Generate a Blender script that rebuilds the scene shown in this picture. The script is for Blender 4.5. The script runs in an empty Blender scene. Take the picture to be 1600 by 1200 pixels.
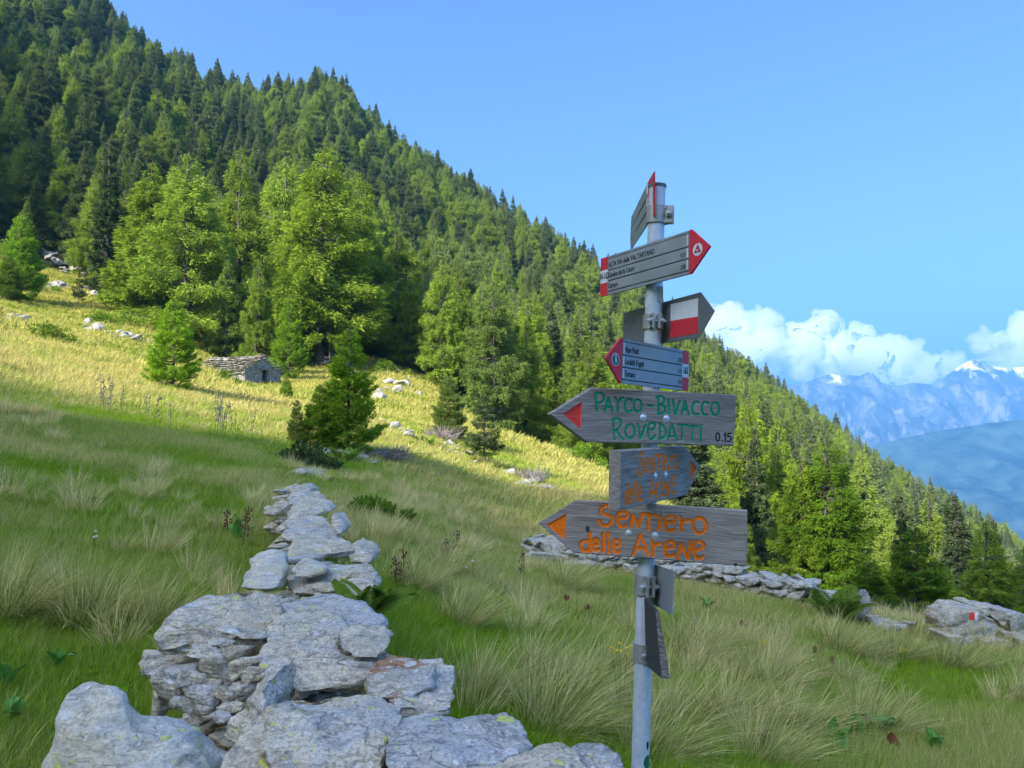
import bpy, bmesh, math, random
import numpy as np
from mathutils import Vector, Matrix
R = math.radians
S = bpy.context.scene
C = S.collection
# ------------------------------------------------------------ camera
F = 1200.0                                   # focal length in pixels of the 1600 x 1200 photograph
PITCH = math.atan(80 / 1200.0)
CP, SP = math.cos(PITCH), math.sin(PITCH)
EYE = 1.6
cd = bpy.data.cameras.new('camera'); cam = bpy.data.objects.new('camera', cd); C.objects.link(cam)
cd.sensor_width = 36; cd.lens = 27; cd.clip_start = .05; cd.clip_end = 60000
cam.location = (0, 0, EYE); cam.rotation_euler = (R(90) + PITCH, 0, 0)
S.camera = cam
# ------------------------------------------------------------ sky, sun, exposure
SUN_EL, SUN_AZ = 34.0, 222.0                 # azimuth clockwise from +Y: the sun stands behind left of the camera
w = bpy.data.worlds.new('World'); S.world = w; w.use_nodes = True
nt = w.node_tree; nt.nodes.clear()
sky = nt.nodes.new('ShaderNodeTexSky'); sky.sky_type = 'NISHITA'; sky.sun_disc = False
sky.sun_elevation = R(SUN_EL); sky.sun_rotation = R(SUN_AZ); sky.altitude = 650
sky.air_density = 0.85; sky.dust_density = 10.0; sky.ozone_density = 10.0
bg = nt.nodes.new('ShaderNodeBackground'); bg.inputs['Strength'].default_value = .15
out = nt.nodes.new('ShaderNodeOutputWorld')
nt.links.new(sky.outputs[0], bg.inputs['Color']); nt.links.new(bg.outputs[0], out.inputs['Surface'])
sd = bpy.data.lights.new('sun', 'SUN'); sd.energy = 3.6; sd.angle = R(.55); sd.color = (1, .94, .84)
sun = bpy.data.objects.new('sun', sd); C.objects.link(sun)
SD = Vector((math.sin(R(SUN_AZ)) * math.cos(R(SUN_EL)), math.cos(R(SUN_AZ)) * math.cos(R(SUN_EL)), math.sin(R(SUN_EL))))
sun.rotation_euler = SD.to_track_quat('Z', 'Y').to_euler(); sun.location = SD * 60
S.view_settings.view_transform = 'Standard'; S.view_settings.look = 'None'
S.view_settings.exposure = 1.5; S.view_settings.gamma = 1; S.view_settings.use_curve_mapping = False
cy = S.cycles
cy.max_bounces = 14; cy.diffuse_bounces = 3; cy.glossy_bounces = 2; cy.transmission_bounces = 4; cy.volume_bounces = 14
cy.transparent_max_bounces = 8; cy.use_denoising = True; cy.caustics_reflective = False; cy.caustics_refractive = False
HAZE = 1.5e-4

# ------------------------------------------------------------ helpers
def ray(u, v):
    xc, yc = (u - 800) / F, (600 - v) / F
    return Vector((xc, CP - yc * SP, SP + yc * CP))
def at(u, v, Y):
    d = ray(u, v); return Vector((0, 0, EYE)) + d * (Y / d.y)
def _h(ix, iy, iz, seed):
    n = (ix * 374761393 + iy * 668265263 + iz * 1274126177 + seed * 974711) & 0xffffffff
    n = ((n ^ (n >> 13)) * 1274126177) & 0xffffffff
    n = (n ^ (n >> 16)) & 0xffff
    return n / 32767.5 - 1
def vnoise(p, seed=0):
    p = np.asarray(p, float); i = np.floor(p).astype(np.int64); f = p - i; f = f * f * (3 - 2 * f)
    r = 0
    for dx in (0, 1):
        for dy in (0, 1):
            for dz in (0, 1):
                wgt = (f[:, 0] if dx else 1 - f[:, 0]) * (f[:, 1] if dy else 1 - f[:, 1]) * (f[:, 2] if dz else 1 - f[:, 2])
                r = r + wgt * _h(i[:, 0] + dx, i[:, 1] + dy, i[:, 2] + dz, seed)
    return r
def fbm(p, octaves=4, seed=0, gain=.5):
    r, a, s = 0, 1, 1
    for k in range(octaves):
        r = r + a * vnoise(np.asarray(p) * s + 17.3 * k, seed + k); a *= gain; s *= 2.03
    return r
def n2(x, y, s, octaves=3, seed=0):
    x = np.atleast_1d(np.asarray(x, float)); y = np.atleast_1d(np.asarray(y, float))
    return fbm(np.stack([x * s, y * s, 0 * x + .5], 1), octaves, seed)
def mesh_np(name, V, Fs, mats=(), smooth=False, attrs=None, mi=None):
    V = np.asarray(V, np.float32)
    if isinstance(Fs, np.ndarray): Fs = [Fs]
    Fs = [np.asarray(f, np.int32) for f in Fs if len(f)]
    me = bpy.data.meshes.new(name)
    me.vertices.add(len(V)); me.vertices.foreach_set('co', V.ravel())
    nl = sum(f.size for f in Fs); nf = sum(len(f) for f in Fs)
    me.loops.add(nl); me.polygons.add(nf)
    if nf:
        me.loops.foreach_set('vertex_index', np.concatenate([f.ravel() for f in Fs]))
        tot = np.concatenate([np.full(len(f), f.shape[1], np.int32) for f in Fs])
        me.polygons.foreach_set('loop_start', np.concatenate([[0], np.cumsum(tot)[:-1]]).astype(np.int32))
        me.polygons.foreach_set('use_smooth', np.full(nf, bool(smooth)))
        if mi is not None: me.polygons.foreach_set('material_index', np.asarray(mi, np.int32))
    for m in mats: me.materials.append(m)
    for k, (t, a) in (attrs or {}).items():
        at_ = me.attributes.new(k, t, 'POINT'); at_.data.foreach_set('vector' if t == 'FLOAT_VECTOR' else 'value', np.asarray(a).ravel())
    me.update(calc_edges=True)
    return me
def link(name, me, parent=None, mw=None):
    o = bpy.data.objects.new(name, me); C.objects.link(o)
    if parent is not None: o.parent = parent
    if mw is not None: o.matrix_local = mw
    return o
def tag(o, label=None, cat=None, group=None, kind=None):
    for k, v in (('label', label), ('category', cat), ('group', group), ('kind', kind)):
        if v: o[k] = v
    return o
def empty(name, loc=(0, 0, 0), label=None, cat=None, group=None, rz=0, sc=1):
    o = bpy.data.objects.new(name, None); C.objects.link(o); o.empty_display_size = .2
    o.location = loc; o.rotation_euler = (0, 0, rz); o.scale = (sc,) * 3 if not hasattr(sc, '__len__') else sc
    return tag(o, label, cat, group)
class MB:                                     # collects simple solids into one mesh
    def __init__(s): s.v, s.f, s.n = [], [], 0
    def add(s, V, Fc):
        s.v += [tuple(p) for p in V]; s.f += [tuple(i + s.n for i in f) for f in Fc]; s.n = len(s.v); return s
    def box(s, c, d, M=None):
        c = Vector(c); V = [c + Vector((x * d[0] / 2, y * d[1] / 2, z * d[2] / 2)) for x in (-1, 1) for y in (-1, 1) for z in (-1, 1)]
        if M: V = [M @ p for p in V]
        return s.add(V, [(0, 1, 3, 2), (4, 6, 7, 5), (0, 4, 5, 1), (2, 3, 7, 6), (0, 2, 6, 4), (1, 5, 7, 3)])
    def prism(s, poly, y0, y1, M=None):       # polygon in local xz, from y0 to y1
        n = len(poly); V = [Vector((p[0], y, p[1])) for y in (y0, y1) for p in poly]
        if M: V = [M @ p for p in V]
        return s.add(V, [tuple(range(n)), tuple(range(2 * n - 1, n - 1, -1))] + [(i, i + n, (i + 1) % n + n, (i + 1) % n) for i in range(n)])
    def tube(s, a, b, r0, r1=None, n=12, cap=True):
        r1 = r0 if r1 is None else r1; a, b = Vector(a), Vector(b); d = (b - a).normalized()
        x = d.orthogonal().normalized(); y = d.cross(x)
        V = [p + (x * math.cos(t) + y * math.sin(t)) * r for p, r in ((a, r0), (b, r1)) for t in [2 * math.pi * i / n for i in range(n)]]
        fc = [(i, (i + 1) % n, (i + 1) % n + n, i + n) for i in range(n)]
        if cap: fc += [tuple(range(n - 1, -1, -1)), tuple(range(n, 2 * n))]
        return s.add(V, fc)
    def dome(s, c, d, r, n=12, k=.55):        # a low button head
        c, d = Vector(c), Vector(d).normalized(); x = d.orthogonal().normalized(); y = d.cross(x); V = []
        for j in range(4):
            a = j * math.pi / 8
            V += [c + d * (r * k * math.sin(a)) + (x * math.cos(t) + y * math.sin(t)) * r * math.cos(a) for t in [2 * math.pi * i / n for i in range(n)]]
        V.append(c + d * r * k); L = len(V) - 1
        fc = [(j * n + i, j * n + (i + 1) % n, (j + 1) * n + (i + 1) % n, (j + 1) * n + i) for j in range(3) for i in range(n)]
        fc += [(3 * n + i, 3 * n + (i + 1) % n, L) for i in range(n)]
        return s.add(V, fc)
    def build(s, name, m, parent=None, mw=None, smooth=False, bevel=0):
        me = bpy.data.meshes.new(name); me.from_pydata(s.v, [], s.f); me.materials.append(m); me.update()
        bm = bmesh.new(); bm.from_mesh(me); bmesh.ops.recalc_face_normals(bm, faces=bm.faces)
        if bevel: bmesh.ops.bevel(bm, geom=[e for e in bm.edges], offset=bevel, segments=2, affect='EDGES', clamp_overlap=True)
        bm.to_mesh(me); bm.free()
        if smooth: me.polygons.foreach_set('use_smooth', [True] * len(me.polygons)); me.set_sharp_from_angle(angle=R(35))
        return link(name, me, parent, mw)

# ------------------------------------------------------------ materials
class NB:
    def __init__(s, name):
        s.m = bpy.data.materials.new(name); s.m.use_nodes = True; s.t = s.m.node_tree; s.t.nodes.clear()
        s.out = s.t.nodes.new('ShaderNodeOutputMaterial')
    def n(s, typ, _p=None, **inp):
        nd = s.t.nodes.new('ShaderNode' + typ)
        for k, v in (_p or {}).items(): setattr(nd, k, v)
        for k, v in inp.items(): s.set(nd, k.replace('_', ' '), v)
        return nd
    def set(s, nd, k, v):
        sock = nd.inputs[int(k[1:])] if k[0] == 'i' and k[1:].isdigit() else nd.inputs[k]
        if isinstance(v, bpy.types.NodeSocket): s.t.links.new(v, sock)
        elif isinstance(v, bpy.types.Node): s.t.links.new(v.outputs[0], sock)
        else:
            if sock.type == 'RGBA' and len(v) == 3: v = (*v, 1)
            sock.default_value = v
    def math(s, op, a, b=0., c=0., clamp=False): return s.n('Math', {'operation': op, 'use_clamp': clamp}, i0=a, i1=b, i2=c).outputs[0]
    def noise(s, vec, scale, detail=4, rough=.55, dist=0.): return s.n('TexNoise', Vector=vec, Scale=scale, Detail=float(detail), Roughness=rough, Distortion=dist)
    def voro(s, vec, scale, rnd=1.): return s.n('TexVoronoi', Vector=vec, Scale=scale, Randomness=rnd)
    def ramp(s, fac, *stops):
        r = s.n('ValToRGB', Fac=fac); e = r.color_ramp.elements
        while len(e) < len(stops): e.new(.5)
        for i, (p, c) in enumerate(stops): e[i].position = p; e[i].color = (*(c if hasattr(c, '__len__') else (c, c, c)), 1)
        return r.outputs[0]
    def mix(s, f, a, b, blend='MIX'):
        r = s.n('Mix', {'data_type': 'RGBA', 'blend_type': blend}); s.set(r, 'i0', f); s.set(r, 'i6', a); s.set(r, 'i7', b); return r.outputs[2]
    def mapv(s, vec, scale=(1, 1, 1), rot=(0, 0, 0), loc=(0, 0, 0)): return s.n('Mapping', Vector=vec, Location=loc, Rotation=rot, Scale=scale).outputs[0]
    def bump(s, h, st=.5, d=.01, prev=None):
        b = s.n('Bump', Height=h, Strength=st, Distance=d)
        if prev: s.set(b, 'Normal', prev)
        return b.outputs[0]
    def pbr(s, col, rough=.8, bump=None, spec=.3, metal=0.):
        p = s.n('BsdfPrincipled', **{'Base_Color': col, 'Roughness': rough, 'Metallic': metal, 'Specular_IOR_Level': spec})
        if bump: s.set(p, 'Normal', bump)
        return p
    def done(s, sh): s.t.links.new(sh.outputs[0] if isinstance(sh, bpy.types.Node) else sh, s.out.inputs['Surface']); return s.m
def obj_co(b): return b.n('TexCoord').outputs['Object']
def pos_co(b): return b.n('NewGeometry').outputs['Position']

def rock_mat(name, base=(.72, .60, .42), dark=(.19, .16, .115), tan=(.60, .49, .32), rust=.0, lich=1., s=1., axis=(R(12), R(8), R(30)), yel=1., CRK=.3):
    b = NB(name); oi = b.n('ObjectInfo'); p = pos_co(b)
    q = b.n('VectorMath', {'operation': 'ADD'}); b.set(q, 'i0', p); b.set(q, 'i1', b.n('CombineXYZ', X=b.math('MULTIPLY', oi.outputs['Random'], 40.)).outputs[0]); p = q.outputs[0]
    st = b.mapv(p, (1, 1, 5), axis)
    big = b.noise(p, 3.2 * s, 4, .6); mid = b.noise(st, 14 * s, 6, .65, .6); fine = b.noise(p, 90 * s, 4, .7); lay = b.noise(b.mapv(p, (1, 1.2, 14), axis), 7 * s, 4, .6, .4)
    col = b.mix(b.ramp(mid, (.30, 0), (.56, 1)), dark, base)
    col = b.mix(b.math('MULTIPLY', b.ramp(lay, (.5, 0), (.62, 1)), .3), col, tuple(min(1, c * 1.45) for c in base))
    col = b.mix(b.math('MULTIPLY', b.ramp(b.noise(p, 2.1 * s, 3), (.5, 0), (.62, 1)), .6), col, tan)
    col = b.mix(b.math('MULTIPLY', b.ramp(b.noise(p, 1.7 * s, 4, .6, 1.), (.52, 0), (.6, 1)), .5), col, (.46, .47, .48))
    if rust: col = b.mix(b.math('MULTIPLY', b.ramp(b.noise(p, 4.5 * s, 4, .6), (.60 - rust * .1, 0), (.66 - rust * .1, 1)), .85), col, (.42, .17, .06))
    warp = b.n('VectorMath', {'operation': 'ADD'}); b.set(warp, 'i0', p); wn = b.n('VectorMath', {'operation': 'SCALE'}); b.set(wn, 'i0', b.noise(p, 22 * s, 3).outputs['Color']); b.set(wn, 'Scale', .035 / s); b.set(warp, 'i1', wn.outputs[0]); pw = warp.outputs[0]
    # pale crustose lichen spots of three sizes, then yellow-green ones
    for sc, th, c, a, m0, m1 in ((30, .28, (.80, .76, .64), .9, .40, .54), (11, .30, (.72, .70, .62), .85, .44, .54), (60, .33, (.74, .69, .57), .8, .33, .45)):
        v = b.voro(pw, sc * s); msk = b.math('MULTIPLY', b.ramp(v.outputs['Distance'], (th - .07, 1), (th, 0)), b.ramp(b.noise(p, 5 * s + sc * .05, 3), (m0, 0), (m1, 1)))
        sel = b.math('GREATER_THAN', b.n('SeparateColor', Color=v.outputs['Color']).outputs[0], .45)
        col = b.mix(b.math('MULTIPLY', b.math('MULTIPLY', msk, sel), a * lich), col, c)
    v = b.voro(pw, 16 * s); sel = b.math('GREATER_THAN', b.n('SeparateColor', Color=v.outputs['Color']).outputs[1], .80)
    col = b.mix(b.math('MULTIPLY', b.math('MULTIPLY', b.ramp(v.outputs['Distance'], (.22, 1), (.30, 0)), sel), .85 * yel), col, (.68, .70, .10))
    v = b.voro(pw, 42 * s); sel = b.math('GREATER_THAN', b.n('SeparateColor', Color=v.outputs['Color']).outputs[2], .9)
    col = b.mix(b.math('MULTIPLY', b.math('MULTIPLY', b.ramp(v.outputs['Distance'], (.25, 1), (.33, 0)), sel), .8 * yel), col, (.64, .66, .14))
    sp = b.noise(p, 150 * s, 3, .8); col = b.mix(b.ramp(fine, (.36, .7), (.52, 0)), col, dark); col = b.mix(b.ramp(sp, (.60, 0), (.68, .6)), col, (.72, .68, .56))
    cr = b.noise(st, 2.6 * s, 4, .5, .5); crk = b.ramp(b.math('ABSOLUTE', b.math('SUBTRACT', cr.outputs[0], .5)), (.0, 0), (.012, 1)); col = b.mix(b.math('MULTIPLY', b.math('SUBTRACT', 1., crk), CRK), col, (.07, .065, .055)); bm = b.bump(crk, .6, .012 / s); bm = b.bump(lay.outputs[0], .35, .012 / s, bm); bm = b.bump(mid.outputs[0], .8, .012 / s, bm); bm = b.bump(b.noise(p, 38 * s, 5, .7).outputs[0], .8, .008 / s, bm); bm = b.bump(fine.outputs[0], .6, .004 / s, bm)
    return b.done(b.pbr(col, .82, bm, .25))
M = {}
M['rock'] = rock_mat('lichen_schist', rust=0)
M['rock_rust'] = rock_mat('rusty_schist', base=(.62, .53, .39), rust=.1)
M['rock_blue'] = rock_mat('bluish_schist', base=(.58, .54, .46), dark=(.20, .19, .165), tan=(.52, .46, .38))
M['rock_pale'] = rock_mat('pale_boulder', base=(.70, .61, .44), dark=(.36, .31, .22), tan=(.62, .51, .31), rust=0, lich=.9, CRK=0.)
M['rock_far'] = rock_mat('far_rock', base=(.44, .41, .36), dark=(.20, .19, .16), s=.35, yel=.3)
M['rock_mid'] = rock_mat('wall_rock', base=(.60, .55, .44), dark=(.24, .22, .18), s=.6, yel=.3)

def foliage(name, c0, c1, c2, trans=.35, rv=.25, tipc=None):
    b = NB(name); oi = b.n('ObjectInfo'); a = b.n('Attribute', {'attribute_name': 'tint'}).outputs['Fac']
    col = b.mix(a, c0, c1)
    hu = b.n('Attribute', {'attribute_name': 'hue', 'attribute_type': 'INSTANCER'}).outputs['Fac']
    r = b.math('FRACT', b.math('ADD', oi.outputs['Random'], hu))
    col = b.mix(b.math('MULTIPLY', b.math('MULTIPLY', r, r), .8), col, c2)
    v = b.n('HueSaturation', Color=col, Value=b.math('ADD', b.math('MULTIPLY', b.math('FRACT', b.math('MULTIPLY', r, 7.3)), rv * 2), 1 - rv), Saturation=1.)
    d = b.n('BsdfDiffuse', Color=v); t = b.n('BsdfTranslucent', Color=b.mix(.35, v.outputs[0], (.25, .32, .03)))
    x = b.n('MixShader', Fac=trans); b.set(x, 'i1', d); b.set(x, 'i2', t)
    return b.done(x)
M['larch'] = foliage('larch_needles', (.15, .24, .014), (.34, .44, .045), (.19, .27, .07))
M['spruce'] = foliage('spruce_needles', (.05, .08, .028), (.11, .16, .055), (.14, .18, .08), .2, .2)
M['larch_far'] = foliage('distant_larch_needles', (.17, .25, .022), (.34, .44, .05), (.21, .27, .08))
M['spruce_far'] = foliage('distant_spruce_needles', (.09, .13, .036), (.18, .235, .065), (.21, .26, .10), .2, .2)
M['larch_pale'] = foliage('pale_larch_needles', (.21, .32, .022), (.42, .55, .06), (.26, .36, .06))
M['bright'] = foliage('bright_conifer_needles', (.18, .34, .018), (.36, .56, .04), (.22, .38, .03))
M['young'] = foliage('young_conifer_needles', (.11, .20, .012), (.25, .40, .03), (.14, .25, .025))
M['bush'] = foliage('bush_leaves', (.09, .17, .012), (.20, .32, .03), (.11, .2, .015))
b = NB('bark'); p = pos_co(b); nn = b.noise(b.mapv(p, (3, 3, .7)), 3, 5)
M['bark'] = b.done(b.pbr(b.ramp(nn, (.3, (.05, .04, .032)), (.7, (.19, .16, .135))), .9, b.bump(nn.outputs[0], .8, .05)))
b = NB('dead_wood'); M['dead'] = b.done(b.pbr(b.ramp(b.noise(pos_co(b), 6, 4), (.3, (.16, .14, .125)), (.7, (.34, .31, .28))), .9))
def grass_mat(name, root, tip, dry, dryness):
    b = NB(name); a = b.n('Attribute', {'attribute_name': 'tint'}).outputs['Fac']; oi = b.n('ObjectInfo')
    hu = b.n('Attribute', {'attribute_name': 'hue', 'attribute_type': 'INSTANCER'}).outputs['Fac']
    rr = b.n('Attribute', {'attribute_name': 'blade'}).outputs['Fac']
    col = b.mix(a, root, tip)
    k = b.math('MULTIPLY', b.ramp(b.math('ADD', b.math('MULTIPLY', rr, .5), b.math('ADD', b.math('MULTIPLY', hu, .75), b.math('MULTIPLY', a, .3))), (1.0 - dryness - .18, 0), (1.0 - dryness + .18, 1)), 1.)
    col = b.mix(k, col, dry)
    col = b.n('HueSaturation', Color=col, Value=b.math('ADD', b.math('MULTIPLY', b.math('FRACT', b.math('MULTIPLY', rr, 5.7)), .8), .6)).outputs[0]
    d = b.n('BsdfDiffuse', Color=col); t = b.n('BsdfTranslucent', Color=b.mix(.3, col, (.25, .32, .03)))
    x = b.n('MixShader', Fac=.45); b.set(x, 'i1', d); b.set(x, 'i2', t); return b.done(x)
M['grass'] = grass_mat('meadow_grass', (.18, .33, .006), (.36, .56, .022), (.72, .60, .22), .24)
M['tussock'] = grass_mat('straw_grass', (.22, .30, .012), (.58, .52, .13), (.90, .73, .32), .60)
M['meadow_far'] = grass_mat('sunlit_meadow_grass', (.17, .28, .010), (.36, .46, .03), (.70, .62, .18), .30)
def plain(name, c, rough=.7, metal=0., spec=.3, nz=0, ns=20, worn=None):
    b = NB(name)
    if nz: c = b.mix(b.noise(obj_co(b), ns, 4).outputs[0], tuple(x * (1 - nz) for x in c), tuple(min(1, x * (1 + nz)) for x in c))
    if worn: c = b.mix(b.math('MULTIPLY', b.ramp(b.noise(b.mapv(obj_co(b), (1, 1, 2.5)), 85, 5, .75), (.54, 0), (.62, .85)), 1.), c, worn)
    return b.done(b.pbr(c, rough, None, spec, metal))
M['red'] = plain('red_enamel', (.70, .03, .05), .45, nz=.1, worn=(.55, .09, .10)); M['white'] = plain('white_enamel', (.72, .74, .76), .5, worn=(.5, .5, .5))
M['ink'] = plain('dark_lettering', (.02, .022, .028), .6); M['green_ink'] = plain('green_emblem', (.01, .16, .09), .5)
M['green_paint'] = plain('green_paint', (.01, .33, .16), .8, 0., .06, nz=.35, ns=60, worn=(.17, .17, .13)); M['orange_paint'] = plain('orange_paint', (1., .20, .012), .8, 0., .06, nz=.15, ns=60, worn=(.62, .17, .05))
M['red_paint'] = plain('red_paint', (.9, .05, .035), .55, nz=.1, ns=60, worn=(.45, .12, .09)); M['black_paint'] = plain('black_paint', (.02, .018, .025), .6)
b = NB('galvanised_steel'); p = obj_co(b); v = b.voro(p, 55); n1 = b.noise(b.mapv(p, (1, 1, .4)), 14, 4)
c = b.mix(b.math('MULTIPLY', v.outputs['Distance'], .5), b.ramp(n1, (.3, (.42, .48, .54)), (.7, (.62, .67, .71))), (.78, .81, .84))
M['steel'] = b.done(b.pbr(c, b.ramp(n1, (.3, .38), (.7, .55)), b.bump(n1.outputs[0], .1, .002), .5, .2))
M['clamp'] = plain('cast_aluminium', (.42, .41, .38), .5, .5, .5, nz=.2, ns=90)
b = NB('grey_sign_metal'); p = obj_co(b); n1 = b.noise(p, 9, 5); scr = b.ramp(b.noise(b.mapv(p, (2, 1, 30), (0, R(20), 0)), 12, 5, .8), (.66, 0), (.70, .5))
M['panel'] = b.done(b.pbr(b.mix(scr, b.ramp(n1, (.3, (.25, .285, .29)), (.7, (.36, .39, .40))), (.55, .56, .55)), b.ramp(n1, (.3, .3), (.7, .6)), None, .5, .2))
M['panel_back'] = b.done(b.pbr((.11, .12, .13), .5, None, .4, .3)) if 0 else plain('dark_sign_back', (.15, .165, .175), .5, .1, .4, nz=.15)
M['groove'] = plain('dark_groove', (.03, .035, .045), .6)
b = NB('weathered_wood'); p = obj_co(b); g = b.noise(b.mapv(p, (1.2, 1, 1), (0, 0, 0)), 2.2, 3); off = b.math('MULTIPLY', g.outputs[0], .06)
xyz = b.n('SeparateXYZ', Vector=p); zz = b.math('ADD', xyz.outputs[2], off); vec = b.n('CombineXYZ', X=b.math('MULTIPLY', xyz.outputs[0], .05), Y=b.math('MULTIPLY', xyz.outputs[1], .5), Z=zz).outputs[0]
ring = b.noise(vec, 130, 3, .6); fib = b.noise(b.mapv(p, (3, 30, 160)), 4, 4, .7); blot = b.noise(p, 7, 4)
c = b.ramp(ring, (.30, (.22, .18, .145)), (.5, (.37, .315, .265)), (.72, (.52, .45, .385)))
c = b.mix(b.ramp(fib, (.35, .4), (.6, 0)), c, (.10, .09, .085)); c = b.mix(b.ramp(blot, (.5, 0), (.7, .4)), c, (.32, .27, .23))
bm = b.bump(ring.outputs[0], .5, .003); bm = b.bump(fib.outputs[0], .6, .002, bm)
M['wood'] = b.done(b.pbr(c, .85, bm, .08))
b = NB('hut_plank'); M['plank'] = b.done(b.pbr((.09, .07, .055), .9))

# ------------------------------------------------------------ terrain
# columns: photograph column u (ahead) or a bearing; rows (distance, height)
COLU = {
 -400: [(4,.5),(8,1.6),(15,3.5),(30,8.5),(60,21),(95,38),(130,60),(200,125),(300,215),(420,250)],
 0:    [(2,.05),(4,.10),(8,.5),(15,1.6),(24,3.3),(40,6.3),(60,10.6),(80,16),(95,21.5),(130,40),(200,98),(300,195),(380,215)],
 200:  [(2,.0),(4,.02),(8,.3),(15,1.1),(27,2.7),(40,4.6),(60,8.2),(85,14.5),(130,31),(200,80),(300,150),(380,165)],
 400:  [(2,0),(4,0),(8,.2),(15,.8),(22,1.35),(30,2.0),(50,4.1),(66,5.9),(85,9.0),(130,24),(200,62),(330,142),(420,150)],
 500:  [(2,0),(4,-.02),(8,.08),(15,.45),(22,.9),(30,1.55),(50,3.5),(66,5.5),(85,8.6),(130,21),(200,58),(340,153),(430,162)],
 600:  [(2,0),(4,-.05),(8,0),(15,.2),(22,.55),(30,1.2),(50,3.0),(66,5.2),(85,8.2),(130,18),(200,48),(350,131),(430,138)],
 800:  [(2,0),(4,-.1),(8,-.35),(12,-.75),(16,-1.0),(25,-.8),(40,.1),(60,1.5),(72,1.0),(85,.8),(130,5),(200,30),(350,94),(430,98)],
 1000: [(2,0),(4,-.2),(8,-.75),(12,-1.0),(15,-1.2),(25,-1.6),(45,-2.0),(60,-3),(85,-5),(130,-3),(200,15),(330,54),(420,52)],
 1200: [(2,0),(4,-.3),(8,-.85),(13,-1.2),(18,-2.1),(25,-4),(40,-8),(60,-11),(85,-13),(130,-12),(200,-5),(320,12),(400,8)],
 1400: [(2,0),(4,-.4),(8,-1.1),(12,-1.4),(18,-2.6),(25,-4.6),(40,-9),(60,-15),(90,-21),(130,-26),(200,-30),(320,-25),(400,-32)],
 1600: [(2,0),(4,-.45),(8,-1.1),(11,-1.4),(16,-2.6),(25,-6),(40,-11),(60,-19),(90,-30),(130,-42),(200,-54),(320,-56),(400,-70)],
 2100: [(4,-.7),(11,-2.2),(16,-4),(25,-8),(40,-15),(60,-24),(130,-60),(200,-85),(320,-110),(400,-125)],
}
BEAR = {-180: [(5,.2),(12,.5),(25,1),(50,3),(100,10),(200,25),(400,60)], -140: [(5,.3),(12,1.0),(25,3),(50,8),(100,20),(200,45),(400,90)],
        -115: [(5,.4),(12,1.6),(25,4.5),(50,11),(100,26),(200,58),(400,110)], -85: [(5,.5),(12,1.8),(25,5.5),(50,13),(100,34),(200,85),(400,170)],
        85: [(5,-.8),(12,-3),(25,-8),(50,-18),(100,-45),(200,-90),(400,-160)], 120: [(5,-.7),(12,-2),(25,-6),(50,-14),(100,-35),(200,-80),(400,-150)], 150: [(5,-.2),(12,-.4),(25,-1),(50,0),(100,-4),(200,-20),(400,-50)], 180: [(5,.2),(12,.5),(25,1),(50,3),(100,10),(200,25),(400,60)]}
GR = np.exp(np.linspace(math.log(.4), math.log(420), 200))
cols = []
for u, rows in COLU.items():
    a = (u - 800) / F; k = math.sqrt(1 + a * a); rows = [(.35, 0.), (1.2, 0.)] + rows
    cols.append((math.degrees(math.atan(a)), np.interp(np.log(GR), [math.log(r * k) for r, z in rows], [z for r, z in rows])))
for d, rows in BEAR.items():
    rows = [(.35, 0.), (1.2, 0.)] + rows
    cols.append((d, np.interp(np.log(GR), [math.log(r) for r, z in rows], [z for r, z in rows])))
cols.sort(key=lambda t: t[0])
ker = np.exp(-np.linspace(-1.6, 1.6, 9) ** 2); ker /= ker.sum()
TH = np.array([c[0] for c in cols]); ZC = np.array([np.convolve(np.pad(c[1], 4, 'edge'), ker, 'valid') for c in cols])
GT = np.linspace(-180, 180, 721)
def cubic_cols():
    out_ = np.zeros((len(GT), len(GR))); m = np.zeros_like(ZC)
    for i in range(1, len(TH) - 1):
        d0 = (ZC[i] - ZC[i - 1]) / (TH[i] - TH[i - 1]); d1 = (ZC[i + 1] - ZC[i]) / (TH[i + 1] - TH[i])
        m[i] = np.where(d0 * d1 > 0, 2 * d0 * d1 / (d0 + d1 + 1e-12), 0)
    for j, t in enumerate(GT):
        i = min(max(np.searchsorted(TH, t) - 1, 0), len(TH) - 2); h = TH[i + 1] - TH[i]; s = (t - TH[i]) / h
        out_[j] = (2*s**3 - 3*s**2 + 1) * ZC[i] + (s**3 - 2*s**2 + s) * h * m[i] + (-2*s**3 + 3*s**2) * ZC[i + 1] + (s**3 - s**2) * h * m[i + 1]
    return out_
GZ = cubic_cols()
def H(x, y):
    x = np.atleast_1d(np.asarray(x, float)); y = np.atleast_1d(np.asarray(y, float))
    r = np.hypot(x, y); t = np.degrees(np.arctan2(x, y))
    fr = np.clip((np.log(np.maximum(r, .41)) - math.log(.4)) / (math.log(420) - math.log(.4)) * (len(GR) - 1), 0, len(GR) - 1.001)
    ft = np.clip((t + 180) / 360 * (len(GT) - 1), 0, len(GT) - 1.001)
    i, j = ft.astype(int), fr.astype(int); a, b_ = ft - i, fr - j
    z = GZ[i, j] * (1 - a) * (1 - b_) + GZ[i + 1, j] * a * (1 - b_) + GZ[i, j + 1] * (1 - a) * b_ + GZ[i + 1, j + 1] * a * b_
    z = z + n2(x, y, .55, 2, 5) * .05 * np.clip(r / 3, 0, 1) + n2(x, y, .16, 2, 9) * .12 * np.clip((r - 4) / 8, 0, 1) + n2(x, y, .04, 3, 3) * 1.6 * np.clip((r - 90) / 120, 0, 1)
    far = np.clip((r - 400) / 1500, 0, None)
    return np.where(r > 400, np.maximum(z - 520 * (1 - np.exp(-far * 1.6)) - far * 20, -640), z)
def h1(x, y): return float(H(x, y)[0])
def gp(u, Y): x = (u - 800) / F * Y; return Vector((x, Y, h1(x, Y)))
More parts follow.
